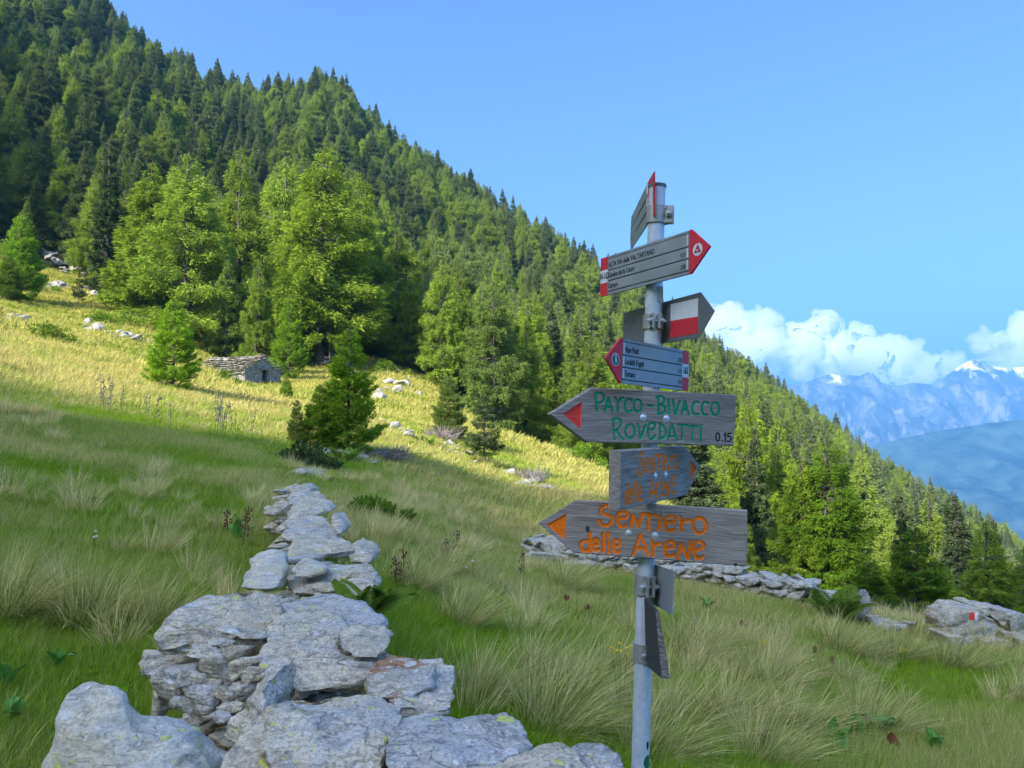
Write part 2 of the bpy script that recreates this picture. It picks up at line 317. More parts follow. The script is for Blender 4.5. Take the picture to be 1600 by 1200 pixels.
def hit(u, v, y0=2.5, y1=400):
    d = ray(u, v); Y = np.exp(np.linspace(math.log(y0), math.log(y1), 900)); x = d.x / d.y * Y; z = EYE + d.z / d.y * Y
    k = np.nonzero(H(x, Y) >= z)[0]
    return float(Y[k[0]]) if len(k) else None
tt = np.concatenate([np.arange(-180, -46, 3.), np.arange(-46, 46, .3), np.arange(46, 180.1, 3.)]); rr_ = np.concatenate([[.35], np.exp(np.linspace(math.log(.6), math.log(430), 330)), np.exp(np.linspace(math.log(460), math.log(7400), 26))])
TT, RR = np.meshgrid(np.radians(tt), rr_, indexing='ij'); X = (np.sin(TT) * RR).ravel(); Yy = (np.cos(TT) * RR).ravel()
na, nr = TT.shape; idx = np.arange(na * nr).reshape(na, nr)
q = np.stack([idx[:-1, :-1], idx[1:, :-1], idx[1:, 1:], idx[:-1, 1:]], -1).reshape(-1, 4)[:, ::-1]
b = NB('meadow_ground'); p = pos_co(b); n1 = b.noise(p, .35, 6, .65); n2_ = b.noise(p, 6, 5, .7); n3 = b.noise(p, .05, 4)
c = b.ramp(n1, (.35, (.08, .14, .008)), (.55, (.17, .23, .015)), (.7, (.34, .33, .06)))
c = b.mix(b.ramp(n2_, (.4, .7), (.62, 0)), c, (.08, .09, .02))
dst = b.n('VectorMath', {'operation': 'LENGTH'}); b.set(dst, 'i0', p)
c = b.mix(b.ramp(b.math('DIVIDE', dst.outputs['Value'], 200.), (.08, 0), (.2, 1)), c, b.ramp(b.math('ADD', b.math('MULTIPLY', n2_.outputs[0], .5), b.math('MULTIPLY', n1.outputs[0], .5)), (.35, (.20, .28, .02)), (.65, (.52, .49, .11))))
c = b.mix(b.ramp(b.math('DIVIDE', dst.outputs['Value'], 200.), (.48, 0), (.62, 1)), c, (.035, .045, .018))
bm = b.bump(n2_.outputs[0], 1., .12)
M['ground'] = b.done(b.pbr(c, .95, bm, .1))
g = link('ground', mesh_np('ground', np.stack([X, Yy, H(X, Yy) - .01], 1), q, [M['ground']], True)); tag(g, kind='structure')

# ------------------------------------------------------------ far hills and mountains
def relief(name, m, u0, u1, Yc, depth, crest, foot, nz, nx=260, ny=120, back=600, ridg=90., seed=3, fall=1.0):
    us = np.linspace(u0, u1, nx); xc = (us - 800) / F * Yc
    cz = np.interp(us, [c_[0] for c_ in crest], [EYE + (680 - c_[1]) / F * Yc for c_ in crest])
    ss = np.concatenate([np.linspace(-1, 0, ny), np.linspace(0, 1, 25)[1:]])
    P, Sx = np.meshgrid(np.arange(nx), ss, indexing='ij'); x = xc[P]; t = np.abs(Sx)
    y = np.where(Sx < 0, Yc + Sx * depth, Yc + Sx * back)
    x = x + 0 * y
    q3 = np.stack([x.ravel() / nz, y.ravel() / nz, 0 * x.ravel()], 1)
    rn = (1 - np.abs(fbm(q3, 5, seed, .55))).reshape(x.shape)
    z = np.where(Sx < 0, cz[P] + (foot - cz[P]) * t ** fall, cz[P] - 500 * t) + (rn - .9) * ridg * np.clip(t * 5, .0, 1) * np.where(Sx < 0, 1, .3)
    z = z + (rn - .9) * ridg * .28 * np.clip(1 - t * 5, 0, 1) * .25
    ix = np.arange(x.size).reshape(x.shape); q_ = np.stack([ix[:-1, :-1], ix[1:, :-1], ix[1:, 1:], ix[:-1, 1:]], -1).reshape(-1, 4)
    o = link(name, mesh_np(name, np.stack([x.ravel(), y.ravel(), z.ravel()], 1), q_, [m], True)); return tag(o, kind='structure')
b = NB('mountain_rock'); p = pos_co(b); n1 = b.noise(b.mapv(p, (1, 1, .35), (0, R(25), 0)), .006, 8, .68, .5); n0 = b.noise(p, .0012, 5); n5 = b.noise(b.mapv(p, (1, .5, .25), (0, R(-30), 0)), .012, 6, .7)
z = b.n('SeparateXYZ', Vector=p).outputs[2]; sl = b.n('SeparateXYZ', Vector=b.n('NewGeometry').outputs['Normal']).outputs[2]
c = b.ramp(n1, (.38, (.025, .045, .04)), (.5, (.06, .075, .07)), (.62, (.16, .16, .15)))
c = b.mix(b.ramp(n5, (.55, 0), (.62, .55)), c, (.28, .26, .25))
hz = b.math('ADD', b.math('DIVIDE', z, 1000.), b.math('MULTIPLY', b.math('SUBTRACT', n1.outputs[0], .5), .55))
sn = b.math('MULTIPLY', b.ramp(hz, (.46, 0), (.52, 1)), b.ramp(b.noise(p, .006, 6, .7), (.45, 0), (.53, 1)))
c = b.mix(sn, c, (.85, .85, .86)); M['mountain'] = b.done(b.pbr(c, .95, b.bump(n1.outputs[0], 1., 60.), .1))
relief('mountains', M['mountain'], 950, 2300, 6000, 2600, [(950,640),(1190,600),(1215,592),(1250,602),(1262,596),(1300,583),(1345,588),(1362,578),(1378,596),(1400,603),(1430,598),(1460,602),(1490,580),(1508,568),(1522,561),(1530,563),(1545,570),(1570,574),(1600,572),(1700,560),(1900,590),(2300,580)], -520, 420, ridg=330, nx=420, ny=200, seed=11, fall=.75)
b = NB('wooded_hill'); p = pos_co(b); n1 = b.noise(p, .009, 7, .65); n0 = b.noise(b.mapv(p, (1, 1, 2.5)), .002, 5)
c = b.ramp(n1, (.38, (.008, .022, .02)), (.62, (.05, .08, .055))); c = b.mix(b.ramp(n0, (.55, 0), (.68, .5)), c, (.06, .09, .06))
c = b.mix(b.ramp(b.noise(b.mapv(p, (1, 1, 4)), .006, 4), (.69, 0), (.72, .8)), c, (.40, .38, .33))
M['hill'] = b.done(b.pbr(c, .95, b.bump(n1.outputs[0], .8, 20.), .1))
relief('hills', M['hill'], 1150, 2500, 3900, 1900, [(1150,820),(1300,728),(1370,694),(1400,686),(1470,672),(1540,661),(1600,655),(1700,640),(2000,600),(2500,560)], -620, 300, ridg=45, seed=23, nx=300, fall=.8)
if HAZE:
    b = NB('pale_air'); pv = b.n('VolumePrincipled'); pv.inputs['Density'].default_value = HAZE; pv.inputs['Color'].default_value = (.20, .54, .95, 1); pv.inputs['Anisotropy'].default_value = .15
    b.t.links.new(pv.outputs[0], b.out.inputs['Volume']); M['air'] = b.m
    hz_ = MB(); hz_.box((0, 0, 30), (15400, 15400, 1380)); o = hz_.build('haze', b.m); tag(o, kind='stuff'); HZO = o

# ------------------------------------------------------------ rocks
def hull_mesh(hulls, voxel, smooth_it=2):
    bm = bmesh.new()
    for pts in hulls:
        vs = [bm.verts.new(p) for p in pts]; r = bmesh.ops.convex_hull(bm, input=vs)
        kill = set(g_ for g_ in r['geom_interior'] + r['geom_unused'] if isinstance(g_, bmesh.types.BMVert))
        if kill: bmesh.ops.delete(bm, geom=list(kill), context='VERTS')
    me = bpy.data.meshes.new('tmp'); bm.to_mesh(me); bm.free()
    o = bpy.data.objects.new('tmp', me); C.objects.link(o)
    md = o.modifiers.new('r', 'REMESH'); md.mode = 'VOXEL'; md.voxel_size = voxel
    if smooth_it: sm = o.modifiers.new('s', 'SMOOTH'); sm.factor = .5; sm.iterations = smooth_it
    dg = bpy.context.evaluated_depsgraph_get(); ev = o.evaluated_get(dg); m2 = ev.to_mesh()
    V = np.empty(len(m2.vertices) * 3, np.float32); m2.vertices.foreach_get('co', V); V = V.reshape(-1, 3).astype(float)
    N = np.empty(len(m2.vertices) * 3, np.float32); m2.vertices.foreach_get('normal', N); N = N.reshape(-1, 3).astype(float)
    Q = np.empty(len(m2.polygons) * 4, np.int32); m2.loops.foreach_get('vertex_index', Q); Q = Q.reshape(-1, 4)
    ev.to_mesh_clear(); bpy.data.objects.remove(o); bpy.data.meshes.remove(me)
    return V, N, Q
LAY = .022; BRD = .055
def rough(V, N, size, seed, amp=1., rot=(.2, .15, .5)):
    m = np.array(Matrix.Rotation(rot[0], 3, 'X') @ Matrix.Rotation(rot[1], 3, 'Y') @ Matrix.Rotation(rot[2], 3, 'Z'))
    P = V / size @ m.T
    d = BRD * fbm(P * 2.2, 3, seed) - .05 * np.abs(vnoise(P * 4.2, seed + 3)) - .012 * np.abs(vnoise(P * 10, seed + 4))                                     # broad hollows
    st = P * np.array([2.2, 2.2, 11]); l = fbm(st, 3, seed + 5)          # foliation
    side = 1 - np.abs((N @ m.T)[:, 2])
    d = d * .9 + LAY * l * (.15 + 1.6 * side ** 2) - LAY * 1.6 * np.clip(.12 - np.abs(vnoise(P * np.array([1.6, 1.9, 6]) + 5, seed + 7)), 0, 1) / .12 * (.2 + side)
    d = d + .012 * fbm(P * 14, 3, seed + 9)
    return V + N * (d * size * amp)[:, None]
PR = []
rng = np.random.default_rng(4)
for k in range(10):
    fl = (1, rng.uniform(.6, .9), rng.uniform(.3, .62)); pts = rng.normal(size=(16, 3)); pts /= np.linalg.norm(pts, axis=1)[:, None]
    pts = np.sign(pts) * np.abs(pts) ** .7 * np.array(fl) * .5
    V, N, Q = hull_mesh([[Vector(p_) for p_ in pts]], .045, 1); V = rough(V, N, .75, 50 + k); V -= V.mean(0); V /= np.ptp(V[:, 0])
    PR.append((V, Q))
PRS = []
for k in range(6):
    fl = (1, rng.uniform(.6, .9), rng.uniform(.3, .6)); pts = rng.normal(size=(14, 3)); pts /= np.linalg.norm(pts, axis=1)[:, None]
    pts = np.sign(pts) * np.abs(pts) ** .7 * np.array(fl) * .5
    V, N, Q = hull_mesh([[Vector(p_) for p_ in pts]], .085, 0); V = rough(V, N, .75, 80 + k); V -= V.mean(0); V /= np.ptp(V[:, 0])
    PRS.append((V, Q))
def eul(rx, ry, rz): return np.array(Matrix.Rotation(rz, 3, 'Z') @ Matrix.Rotation(ry, 3, 'Y') @ Matrix.Rotation(rx, 3, 'X'))
class Pile:
    def __init__(s): s.V, s.F, s.n = [], [], 0
    def add(s, P, loc, sc, rot, proto=None):
        V, Q = P; V = (V * np.array(sc)) @ eul(*rot).T + np.array(loc); s.V.append(V); s.F.append(Q + s.n); s.n += len(V)
    def mesh(s, name, m): return mesh_np(name, np.concatenate(s.V), np.concatenate(s.F), [m], True)
def plane_pt(u, v, z0, Y0, k=0., kx=0.):
    d = ray(u, v); dz = d.z / d.y; dx = d.x / d.y; Y = (z0 - k * Y0 - EYE) / (dz - k - kx * dx); return Vector((dx * Y, Y, EYE + dz * Y))
# foreground wall: each big stone from its outline in the photograph laid on a plane of its own
def slab(poly, z0, Y0, k=0., kx=0., th=.15, inset=.9, drop=(0, 0)):
    top = [plane_pt(u, v, z0, Y0, k, kx) for u, v in poly]; c_ = sum(top, Vector()) / len(top)
    low = [c_ + (p_ - c_) * inset + Vector((drop[0], drop[1], -th)) for p_ in top]
    mid = [c_ + (p_ - c_) * 1.03 + Vector((drop[0] / 2, drop[1] / 2, -th * .5)) for p_ in top]
    return top + low + mid
def face(poly, Y, th, back=.8, lift=0, ky=0., kx=0.):       # outline facing us at depth Y, thickness th away from us
    vm = sum(v for u, v in poly) / len(poly); um = sum(u for u, v in poly) / len(poly); f_ = [at(u, v, Y + ky * (vm - v) / 100 + kx * (u - um) / 100) for u, v in poly]; c_ = sum(f_, Vector()) / len(f_)
    return [c_ + (p_ - c_) * .93 for p_ in f_] + [p_ + Vector((0, th * .3, 0)) for p_ in f_] + [c_ + (p_ - c_) * back + Vector((0, th, lift)) for p_ in f_]
def s3(pts, th, front=()):                   # outline points with their own distances, th thick, plus the lower edge of the front
    P = [at(*p_) for p_ in pts]; c_ = sum(P, Vector()) / len(P)
    return P + [c_ + (p_ - c_) * .95 + Vector((0, .02, -th)) for p_ in P] + [at(*p_) for p_ in front] + [at(*p_) + Vector((0, .25, -.02)) for p_ in front]
STONES = [  # hulls, material, seed, size
 ('big', [s3([(258,950,3.55),(300,934,3.75),(370,917,3.95),(442,921,3.95),(447,946,3.6),(440,968,3.45),(330,965,3.45),(262,975,3.40)], .10, [(228,1000,3.35),(240,1030,3.30),(300,1018,3.32),(395,988,3.42),(440,985,3.42)])], 'rock', 1, .8),
 ('sl', [slab([(210,1030),(225,1010),(300,1012),(322,1030),(300,1048),(250,1054),(214,1048)], .60, 3.1, .05, 0, .05)], 'rock', 2, .5),
 ('m', [s3([(436,938,3.9),(470,925,4.0),(520,922,4.0),(572,940,3.85),(604,966,3.5),(602,996,3.35),(560,1010,3.15),(500,990,3.3),(440,970,3.5)], .18)], 'rock_blue', 3, .7),
 ('c', [s3([(420,985,3.2),(434,957,3.5),(470,943,3.65),(520,958,3.5),(560,985,3.2),(600,1016,2.95),(588,1040,2.84),(500,1018,2.88),(408,1012,2.95)], .10, [(402,1050,2.80),(425,1078,2.74),(480,1083,2.72),(550,1074,2.74),(592,1055,2.80)])], 'rock', 4, .8),
 ('s', [face([(510,1000),(540,994),(590,1002),(607,1018),(590,1036),(550,1033),(520,1016)], 2.86, .25, .9, 0, .3)], 'rock', 5, .4),
 ('r', [s3([(560,1052,2.68),(600,1012,2.95),(650,1019,2.9),(679,1042,2.76),(674,1056,2.66),(640,1074,2.58),(575,1076,2.56)], .09, [(590,1092,2.53),(645,1092,2.53),(676,1072,2.6)])], 'rock_rust', 6, .5),
 ('l', [face([(336,1160),(355,1120),(385,1085),(412,1068),(418,1120),(408,1168),(370,1180)], 2.50, .42, .85, 0, .15, -.35)], 'rock', 7, .5),
 ('b', [s3([(416,1098,2.4),(450,1081,2.5),(520,1072,2.55),(600,1079,2.5),(638,1094,2.42),(632,1120,2.28),(600,1137,2.18),(500,1120,2.24),(420,1126,2.22)], .2, [(416,1200,2.05),(440,1260,1.95),(600,1260,1.95),(606,1180,2.06)])], 'rock', 8, .8),
 ('k', [face([(596,1090),(630,1076),(685,1074),(711,1092),(712,1130),(650,1140),(600,1120)], 2.5, .35, .9, 0, .4)], 'rock', 9, .5),
 ('f', [s3([(600,1135,2.25),(620,1116,2.34),(660,1112,2.36),(760,1111,2.36),(815,1119,2.3),(835,1145,2.15),(825,1166,2.06),(760,1188,1.97),(650,1198,1.93),(590,1182,2.0)], .2, [(590,1260,1.9),(750,1260,1.88)])], 'rock_blue', 10, .8),
 ('g', [s3([(740,1192,1.99),(770,1172,2.05),(820,1158,2.12),(870,1155,2.12),(905,1168,2.05),(935,1200,1.95),(900,1235,1.86),(780,1235,1.86)], .2, [(760,1290,1.8),(930,1290,1.8)])], 'rock', 11, .6),
 ('h', [s3([(890,1166,2.12),(910,1158,2.16),(940,1158,2.16),(965,1175,2.08),(988,1210,1.98),(960,1240,1.9),(910,1220,1.93)], .2, [(985,1270,1.85),(900,1270,1.85)])], 'rock', 12, .5),
 ('lb', [face([(330,1190),(355,1168),(410,1165),(440,1200),(440,1260),(330,1260)], 2.12, .35, .9, 0, .2)], 'rock', 13, .5),
 ('p', [face([(366,920),(385,880),(405,856),(430,850),(448,862),(448,892),(436,918),(410,926)], 4.35, .12, .95, -.05, .75)], 'rock_pale', 14, .6),
 ('q', [slab([(445,872),(452,838),(480,826),(530,830),(560,845),(558,856),(520,862),(480,868)], .93, 5.3, .10, 0, .07)], 'rock', 15, .6),
 ('t', [face([(538,868),(546,846),(566,850),(584,866),(580,884),(548,886)], 4.9, .35, .9, 0, .6)], 'rock', 16, .4),
 ('u', [s3([(440,908,4.4),(466,894,4.55),(520,880,4.7),(575,873,4.8),(594,890,4.55),(588,905,4.35),(520,908,4.3)], .08, [(446,930,4.2),(560,936,4.18),(590,920,4.25)])], 'rock', 17, .7),
 ('u2', [face([(448,893),(462,878),(490,880),(515,893),(490,903),(455,904)], 4.35, .2, .9, 0, .3)], 'rock_pale', 18, .3),
 ('v', [s3([(440,824,6.1),(446,808,6.6),(475,799,6.9),(508,805,6.7),(532,820,6.2),(520,832,5.8),(450,834,5.8)], .12, [(440,845,5.6),(528,845,5.6)])], 'rock', 19, .7),
 ('w', [face([(440,810),(446,790),(468,781),(500,788),(513,802),(480,812)], 7.0, .6, .9, 0, 1.4)], 'rock', 20, .6),
 ('x', [face([(440,792),(445,776),(468,769),(490,777),(496,790),(465,794)], 8.2, .6, .9, 0, 1.6)], 'rock', 21, .6),
 ('y', [face([(450,774),(456,760),(474,757),(484,766),(478,776)], 9.4, .6, .9, 0, 1)], 'rock', 22, .5),
 ('y2', [face([(440,782),(452,768),(470,773),(488,778),(470,788)], 8.9, .5, .9, 0, 1)], 'rock', 23, .5),
 ('aa', [face([(540,832),(532,812),(516,798),(514,818),(524,840)], 6.0, .4, .9, 0, 1)], 'rock', 24, .4),
]
wall = empty('dry_stone_wall', (-.9, 3.5, h1(-.9, 3.5)), 'rough grey lichened dry stone wall running uphill from the bottom of the photo', 'stone wall')
wall_inv = Matrix.Translation(-Vector(wall.location))
BRD = .042
for nm, hulls, mt, sd_, size in STONES:
    hulls = [[sum(h_, Vector()) / len(h_) + (p_ - sum(h_, Vector()) / len(h_)) * .975 for p_ in h_] for h_ in hulls]
    Yn = min(p_.y for h_ in hulls for p_ in h_)
    V, N, Q = hull_mesh(hulls, .011 if Yn < 4 else .022, 1); V = rough(V, N, size, sd_ * 3, .8, (.25 + .1 * (sd_ % 3), .2 - .15 * (sd_ % 4), sd_))
    link('stone', mesh_np('stone', V - np.array(wall.location), Q, [M[mt]], True), wall)
V, N, Q = hull_mesh([s3([(90,1125,2.35),(115,1092,2.42),(142,1071,2.47),(180,1067,2.47),(198,1092,2.4),(205,1130,2.2),(130,1130,2.2)], .8, [(60,1230,2.15),(230,1230,2.02)]), s3([(180,1122,2.35),(225,1108,2.42),(268,1107,2.42),(302,1130,2.36),(325,1160,2.3),(290,1165,2.15),(200,1150,2.15)], .8, [(150,1230,2.05),(345,1230,2.15),(250,1230,2.0)])], .011, 16)
LAY = .003; V = rough(V, N, .8, 77, 1.1); LAY = .022; c0 = V.mean(0); c0[2] = V[:, 2].min()
o = link('boulder', mesh_np('boulder', V - c0, Q, [M['rock_pale']], True)); o.location = c0; tag(o, 'pale rounded boulder with yellow lichen left of the stone wall', 'boulder')
# filler stones inside and under the wall
rd = random.Random(5); fill = Pile()
path = [(-.55, 1.5, 1.0), (-.52, 2.4, .95), (-.66, 3.0, .8), (-1.15, 4.4, .6), (-1.5, 6, .55), (-2.3, 8.5, .5), (-2.8, 10, .5), (-3.3, 12, .5)]
for i in range(520):
    t = rd.random() ** 1.3 * (len(path) - 1.001); k = int(t); f_ = t - k; a_, b2 = path[k], path[k + 1]
    x = a_[0] + (b2[0] - a_[0]) * f_; y = a_[1] + (b2[1] - a_[1]) * f_; wd = a_[2] + (b2[2] - a_[2]) * f_
    x += rd.uniform(-.5, .5) * wd; zt = rd.uniform(0, .46 if y < 4 else (.52 if y < 9 else .38)); s_ = rd.uniform(.14, .34)
    if x < a_[0] and y < 2.9 and x * 1200 / y + 800 < 330: continue
    fill.add(rd.choice(PR), (x, y, h1(x, y) + zt), (s_, s_, s_ * .75), (rd.uniform(-.2, .2), rd.uniform(-.2, .2), rd.uniform(0, 6.3)))
for i in range(130):
    x, y = rd.uniform(-1.32, -.6), rd.uniform(3.05, 4.0); s_ = rd.uniform(.12, .26); fill.add(rd.choice(PR), (x, y, h1(x, y) + rd.uniform(0, .62 - .2 * abs(x + .95))), (s_, s_, s_ * .6), (rd.uniform(-.2, .2), rd.uniform(-.2, .2), rd.uniform(0, 6.3)))
o = link('rubble', fill.mesh('rubble', M['rock']), wall); o.location = -Vector(wall.location)
o['kind'] = 'stuff'
# the small flat stones seen in the broken left side of the wall
for u, v, Y, wpx, hp, a_ in [(375,988,3.0,95,12,-.1),(345,1003,2.95,50,14,0),(325,1022,2.9,85,22,-.15),(392,1000,3.0,55,20,-.1),(340,1045,2.85,75,40,-.5),(385,1042,2.8,70,42,.3),(262,1072,2.85,60,50,.2),(300,1062,2.8,55,45,-.3),(378,1078,2.7,52,30,.1),
                             (395,1055,2.7,40,32,.3),(352,1085,2.65,40,26,-.4),(318,1092,2.7,60,40,.2),(360,1105,2.6,46,24,.1),(345,1120,2.55,44,26,0),(290,1100,2.8,50,44,0),(250,1098,2.9,40,40,.4),(330,1068,2.8,40,28,0),(560,905,4.3,50,26,.2),(372,1016,3.3,70,34,0),(395,1012,3.35,50,30,.2),(350,1020,3.3,50,34,-.2),(365,1010,3.4,60,24,.1)]:
    P_ = rd.choice(PR); V = P_[0] * np.array([wpx / F * Y, wpx / F * Y * .9, hp / F * Y / .5 * .9]); p0 = at(u, v, Y + .12)
    V = V @ eul(0, -a_, rd.uniform(-.5, .5)).T
    o = link('stone', mesh_np('stone', V, P_[1], [M['rock']], True), wall); o.location = p0 - Vector(wall.location)
def course_wall(name, pts, hgt, wid, m, label, seed, sl=(.28, .55), cap=None):   # pts (u, Y)
    rd = random.Random(seed); P3 = [gp(u, Y) for u, Y in pts]; root = empty(name, P3[0], label, 'stone wall'); pl = Pile()
    for a_, b2 in zip(P3, P3[1:]):
        L = (b2 - a_).length; d = (b2 - a_) / L; ang = math.atan2(d.y, d.x); z = 0
        s = 0
        rows = max(2, int(hgt / .11))
        for r_ in range(rows):
            s = rd.uniform(-.1, .1)
            while s < L:
                ln = rd.uniform(*sl) * (1 if r_ < rows - 1 else 1.1)
                x, y = a_.x + d.x * s, a_.y + d.y * s
                top = hgt * (1 + .22 * math.sin(s * 1.9 + seed) + .12 * math.sin(s * 5.3))
                zz = r_ * .11 + .03
                if zz < top:
                    for off in (-.5, .5):
                        pl.add(rd.choice(PR), (x + d.y * wid * off * .6 + rd.uniform(-.05, .05), y - d.x * wid * off * .6 + rd.uniform(-.05, .05), h1(x, y) + zz + rd.uniform(-.03, .03)),
                               (ln * 1.15, wid * .75, rd.uniform(.17, .36)), (rd.uniform(-.25, .25), rd.uniform(-.4, .4), ang + rd.uniform(-.35, .35)))
                s += ln * .8
    o = link('stonework', pl.mesh('stonework', m), root); o.location = -Vector(root.location)
    return root
wr = course_wall('dry_stone_wall', [(835,16.5),(900,15.5),(1000,14.8),(1100,14),(1200,13.3),(1290,12.8)], .62, .5, M['rock_mid'], 'long low grey dry stone wall crossing the meadow behind the signpost', 3, (.16, .40))
for (u, v, wp, hp_, Y, a_) in [(868,872,90,26,15.6,.03),(873,852,40,40,15.9,1.0),(905,885,60,24,15.2,0),(1060,893,80,22,14.2,.05),(1170,905,50,22,13.4,0)]:
    P_ = rd.choice(PR); s_ = wp / F * Y; o = link('capstone', mesh_np('capstone', P_[0] * np.array([s_, s_ * .6, hp_ / F * Y / .5]) @ eul(0, a_, rd.uniform(-.3, .3)).T, P_[1], [M['rock_mid']], True), wr); o.location = at(u, v, Y) - Vector(wr.location)
wr2 = course_wall('dry_stone_wall', [(1322,12.3),(1405,11.6)], .3, .5, M['rock_mid'], 'short collapsed grey wall end with a pointed stone beside the fern', 8, (.25, .45))
P_ = PR[3]; o = link('capstone', mesh_np('capstone', P_[0] * np.array([.30, .25, .55]) @ eul(0, .4, .2).T, P_[1], [M['rock_mid']], True), wr2); o.location = at(1348, 940, 12.3) - Vector(wr2.location)
b = NB('plank_back_wood'); p = obj_co(b); nn = b.noise(b.mapv(p, (3, 3, 40)), 6, 4); M['wood_dark'] = b.done(b.pbr(b.ramp(nn, (.3, (.03, .03, .033)), (.7, (.075, .075, .08))), .8))
M['bolt'] = plain('zinc_bolt', (.75, .76, .76), .35, .5, .5)
# block of stones with the red and white trail mark
pr = empty('stone_wall', gp(1550, 10.8), 'grey stone wall stub with a red and white trail mark at the right edge', 'stone wall')
for k, (poly, Y, th) in enumerate([
    ([(1481,975),(1484,962),(1500,953),(1530,955),(1556,968),(1566,982),(1560,1000),(1520,1004),(1485,996)], 10.6, .7),
    ([(1492,955),(1500,949),(1530,950),(1552,958),(1545,963),(1500,962)], 10.7, .6),
    ([(1528,950),(1545,945),(1575,954),(1584,968),(1572,982),(1556,972)], 10.8, .7),
    ([(1572,960),(1590,955),(1625,965),(1640,985),(1610,1000),(1578,990)], 10.9, .8),
    ([(1474,992),(1500,993),(1530,1004),(1528,1014),(1490,1012)], 10.5, .5),
    ([(1540,1003),(1565,998),(1590,1004),(1590,1022),(1550,1020)], 10.4, .5),
    ([(1590,998),(1625,996),(1640,1018),(1600,1024)], 10.4, .5),
    ([(1560,985),(1580,985),(1592,998),(1570,1003)], 10.6, .5)]):
    V, N, Q = hull_mesh([face(poly, Y, th, .85)], .02, 2); V = rough(V, N, .7, 200 + k)
    o = link('stone', mesh_np('stone', V - np.array(pr.location), Q, [M['rock']], True), pr)
    if k == 0:
        top_stone = o; Yf = V[:, 1].min()
# painted trail mark: a thin patch laid over the stone's own surface
from mathutils.bvhtree import BVHTree
def decal(name, src, poly_fn, m, parent, off=.004):
    me = src.data; Vs = [src.location + v.co + Vector(pr.location) for v in me.vertices]; bv = BVHTree.FromPolygons(Vs, [tuple(p_.vertices) for p_ in me.polygons])
    us, vs, ok = poly_fn; grid = {}; V, Fc = [], []
    for i in range(len(us)):
        for j in range(len(vs)):
            d = ray(us[i], vs[j]); hh = bv.ray_cast(Vector((0, 0, EYE)), d)
            if hh[0] is not None and ok(us[i], vs[j]): grid[i, j] = len(V); V.append(hh[0] + hh[1] * off - Vector(pr.location))
    for i in range(len(us) - 1):
        for j in range(len(vs) - 1):
            ks = [(i, j), (i + 1, j), (i + 1, j + 1), (i, j + 1)]
            if all(k in grid for k in ks): Fc.append([grid[k] for k in ks])
    if Fc: return link(name, mesh_np(name, np.array([tuple(v) for v in V]), np.array(Fc), [m], True), parent)
decal('paint_mark', top_stone, (np.linspace(1515, 1522.5, 12), np.linspace(957, 968.5, 14), lambda u, v: u + .25 * (v - 957) > 1515.8), M['red_paint'], pr)
decal('paint_mark', top_stone, (np.linspace(1522.7, 1528, 10), np.linspace(958, 971, 14), lambda u, v: True), M['white'], pr)

# ------------------------------------------------------------ the signpost
PY = 2.75
pole_top, pole_bot = at(1027, 291, PY), at(1000, 1200, PY); ax = (pole_top - pole_bot).normalized()
base = pole_top - ax * ((pole_top.z - h1(pole_bot.x, PY)) / ax.z + .15); PR0 = .0302
XA = (Vector((1, 0, 0)) - ax * ax.x).normalized(); MX = Matrix((XA, ax.cross(XA), ax)).transposed()   # angle 0 = right, -90 = towards the camera
post = empty('signpost', base, 'galvanised pole carrying seven metal and wooden hiking arrows beside the stone wall', 'signpost')
PI = Matrix.Translation(-Vector(post.location))
def on_pole(v): t = (at(1012, v, PY).z - base.z) / ax.z; return base + ax * t
def pbuild(mb, name, m, parent=None, **k):
    if parent is None: return mb.build(name, m, post, PI, **k)
    return mb.build(name, m, parent, **k)
mb = MB(); mb.tube(base, pole_top - ax * .006, PR0, n=40, cap=True); pole = pbuild(mb, 'pole', M['steel'], smooth=True)
mb = MB(); mb.tube(pole_top - ax * .006, pole_top + ax * .004, PR0 + .003, n=32); mb.build('cap', M['panel_back'], pole, smooth=True)
def frame(Pl, Pr):                            # local x from left to right, y away from the viewer, z up along the pole
    ex = (Pr - Pl).normalized(); ey = ax.cross(ex).normalized() * 1; 
    if ey.y < 0 and abs(ey.y) > .02 or (abs(ey.y) <= .02 and ey.x < 0): ey = -ey
    ez = ex.cross(ey).normalized() * 1
    if ez.z < 0: ez = -ez
    m = Matrix((ex, ey, ez)).transposed().to_4x4(); m.translation = Pl; return m
def loc2(m, u, v, y=0.):                      # pixel -> local x, z on the plane y of a frame
    d = ray(u, v); o = Vector((0, 0, EYE)); n = m.col[1].to_3d(); p0 = m.translation + n * y
    t = (p0 - o).dot(n) / d.dot(n); q_ = m.inverted() @ (o + d * t); return q_.x, q_.z
def arc(cx, cy, rx, ry, n=26): return [(cx + rx * math.cos(t), cy + ry * math.sin(t)) for t in [2 * math.pi * i / n for i in range(n + 1)]]
def crom(pts, n=5):                           # smooth a traced stroke
    if len(pts) < 4: return pts
    o = []
    P = [pts[0]] + list(pts) + [pts[-1]]
    for i in range(1, len(P) - 2):
        for k in range(n):
            t = k / n; o.append(tuple(.5 * (2 * P[i][c] + (P[i+1][c] - P[i-1][c]) * t + (2*P[i-1][c] - 5*P[i][c] + 4*P[i+1][c] - P[i+2][c]) * t*t + (-P[i-1][c] + 3*P[i][c] - 3*P[i+1][c] + P[i+2][c]) * t**3) for c in (0, 1)))
    return o + [pts[-1]]
def seg_dist(X, Z, segs):
    D = np.full(X.shape, 9.)
    for x0, z0, x1, z1 in segs:
        dx, dz = x1 - x0, z1 - z0; L2 = dx * dx + dz * dz + 1e-12
        t = np.clip(((X - x0) * dx + (Z - z0) * dz) / L2, 0, 1); D = np.minimum(D, np.hypot(X - x0 - t * dx, Z - z0 - t * dz))
    return D
